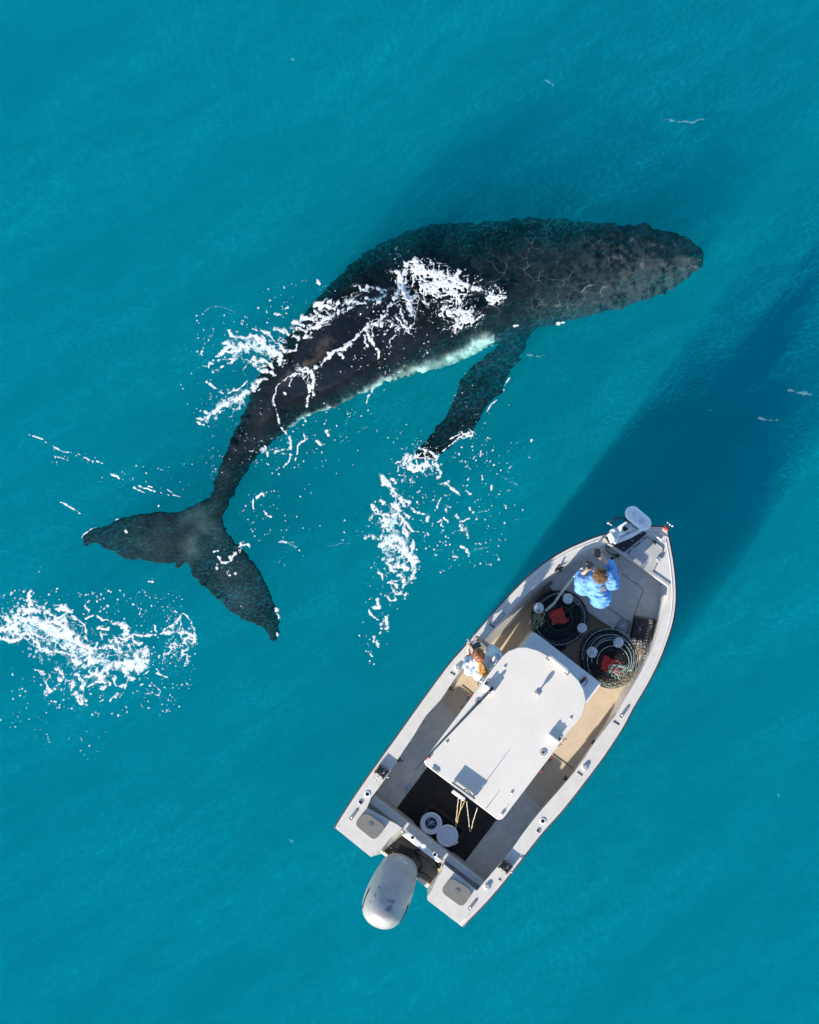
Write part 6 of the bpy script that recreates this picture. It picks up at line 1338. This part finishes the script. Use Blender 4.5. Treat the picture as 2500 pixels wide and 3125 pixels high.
# scattered flecks: over the tail, beside the flipper, down the left side
S6 = [([(975, 610), (1010, 600)], 6), ([(1010, 650), (1030, 680), (1070, 680), (1100, 660)], 9), ([(1090, 660), (1120, 620), (1150, 605)], 13), ([(1075, 745), (1085, 755)], 11), ([(1100, 765), (1120, 750)], 10), ([(1030, 710), (1032, 722)], 9), ([(1000, 718), (1003, 724)], 9), ([(995, 690), (997, 692)], 9), ([(1140, 580), (1200, 560), (1215, 580)], 6), ([(1150, 560), (1175, 545)], 7), ([(1295, 225), (1260, 255)], 9), ([(1300, 232), (1304, 236)], 12), ([(1235, 265), (1232, 300), (1240, 330)], 5), ([(1185, 300), (1180, 330), (1135, 370)], 5), ([(1305, 340), (1325, 360)], 7), ([(1335, 378), (1350, 380)], 8), ([(1390, 985), (1392, 1000)], 8), ([(1400, 1030), (1402, 1046)], 8), ([(1395, 1150), (1397, 1160)], 7), ([(105, 520), (125, 495), (160, 468), (200, 450)], 3),
      ([(485, 178), (540, 200), (590, 218)], 4), ([(455, 188), (520, 225)], 4), ([(625, 225), (680, 238)], 3.5), ([(705, 238), (760, 250)], 3.5), ([(670, 200), (710, 228)], 3.5), ([(545, 180), (570, 190)], 3.5), ([(300, 100), (355, 128)], 7), ([(0, 298), (40, 325), (95, 355)], 5), ([(-30, 285), (0, 300)], 4), ([(330, 400), (345, 395)], 5), ([(395, 478), (405, 485)], 6), ([(545, 810), (575, 808)], 5), ([(150, 5), (180, 15)], 6), ([(205, 10), (240, 30)], 5), ([(-240, -160), (-150, -130)], 3), ([(-130, -110), (-60, -70), (-20, -50)], 3.5), ([(-20, -45), (60, -40), (150, 0)], 3.5), ([(-80, -20), (20, 10)], 3), ([(615, 305), (618, 312)], 6), ([(1415, 545), (1500, 550)], 3.5)]
foam("small white foam flecks sprinkled over the tail and along thin curved trails", R6, 2.15625, S6,
     drops=[(1320, 380, 160, 220, 90, 3, 8), (1230, 520, 60, 60, 14, 4, 9), (1050, 620, 100, 120, 30, 3, 7), (430, 130, 330, 90, 70, 3, 8), (820, 130, 200, 120, 45, 3, 8), (60, -10, 200, 70, 40, 3, 8), (1600, 350, 160, 200, 26, 3, 8), (1200, 960, 60, 30, 8, 3, 6), (1480, 650, 100, 80, 14, 3, 8), (600, 800, 120, 60, 8, 3, 6), (1000, 60, 160, 120, 50, 3, 7)], seed=5, warp=.012, follow=True)
foam("thin foam flecks along the lower edge of the whale's long flipper", R5, 1.725, [([(545, 1070), (520, 1090), (500, 1120), (485, 1150)], 3), ([(618, 950), (590, 990), (582, 1020)], 2.5), ([(430, 1240), (360, 1260), (310, 1300), (260, 1340)], 5), ([(300, 1275), (350, 1250)], 4), ([(725, 1280), (728, 1283)], 7), ([(640, 680), (655, 678)], 7), ([(870, 665), (900, 660)], 6)],
     lace=[(390, 1250, 60, 36, .4, .8)], drops=[(370, 1150, 90, 120, 50, 2, 6), (440, 1000, 90, 120, 22, 2, 5), (480, 1270, 70, 90, 24, 3, 7), (560, 1150, 80, 80, 10, 2, 4), (700, 1320, 80, 60, 12, 2, 6)], seed=6, warp=.01)
# bubbles driven under the splashes: pale clouds a hand's breadth below the surface
foam("pale clouds of bubbles just under the broad foam patch at the left edge", R7, 2.4643, [([(60, 540), (200, 520), (330, 560), (480, 640)], 60), ([(260, 700), (340, 740)], 60), ([(600, 820), (760, 800), (950, 800), (1060, 780)], 70), ([(560, 720), (680, 740)], 50)], seed=7, lift=-.24, warp=.10, cov=.75)
foam("pale clouds of bubbles just under the foam streak below the flipper", R8, 2.4643, [([(470, 800), (480, 900), (470, 1000), (420, 1060)], 55), ([(400, 1030), (430, 1100)], 45), ([(560, 1000), (600, 1120)], 50)], seed=8, lift=-.24, warp=.10, cov=.75)
foam("pale bubble clouds just under the foam left of the whale's back", R4, 2.4643, [([(420, 760), (560, 760), (700, 830)], 60), ([(300, 1230), (450, 1130), (560, 1050)], 45), ([(850, 610), (950, 580)], 40), ([(560, 1440), (640, 1520)], 50)], seed=12, lift=-.22, warp=.10, cov=.65)
# faint wisps far from the splash
WM = bpy.data.materials.new("thin_foam"); WM.use_nodes = True; WM.node_tree.nodes["Principled BSDF"].inputs["Base Color"].default_value = (.45, .70, .80, 1); cover_mat(WM, .22)
W0 = [([(1150, 170), (1165, 178)], 1.4), ([(1395, 250), (1440, 256), (1490, 250)], 1.6), ([(615, 122), (620, 126)], 2), ([(1660, 822), (1700, 830), (1730, 838)], 2.0), ([(1595, 882), (1640, 884)], 2.0), ([(1490, 862), (1500, 866)], 1.5), ([(1110, 748), (1150, 749)], 1.6), ([(430, 655), (460, 645), (500, 660)], 1.6), ([(1090, 1020), (1060, 1005)], 1.5), ([(1640, 1675), (1642, 1680)], 1.8), ([(590, 1140), (625, 1150)], 1.8), ([(690, 1150), (740, 1140)], 1.4), ([(610, 1768), (616, 1772)], 2.2), ([(1525, 935), (1560, 940)], 1.2), ([(985, 1160), (1030, 1150)], 1.2)]
foam("faint pale wisps and single specks dotted over the open water", RD, .69, W0, drops=[(860, 1080, 860, 1060, 110, .7, 1.6), (700, 1350, 120, 160, 20, .8, 2.2), (1060, 1120, 90, 120, 14, .8, 2.4)], seed=9, res=.010, warp=.03, mesh_m=WM, hgt=.004, rag=1.6)
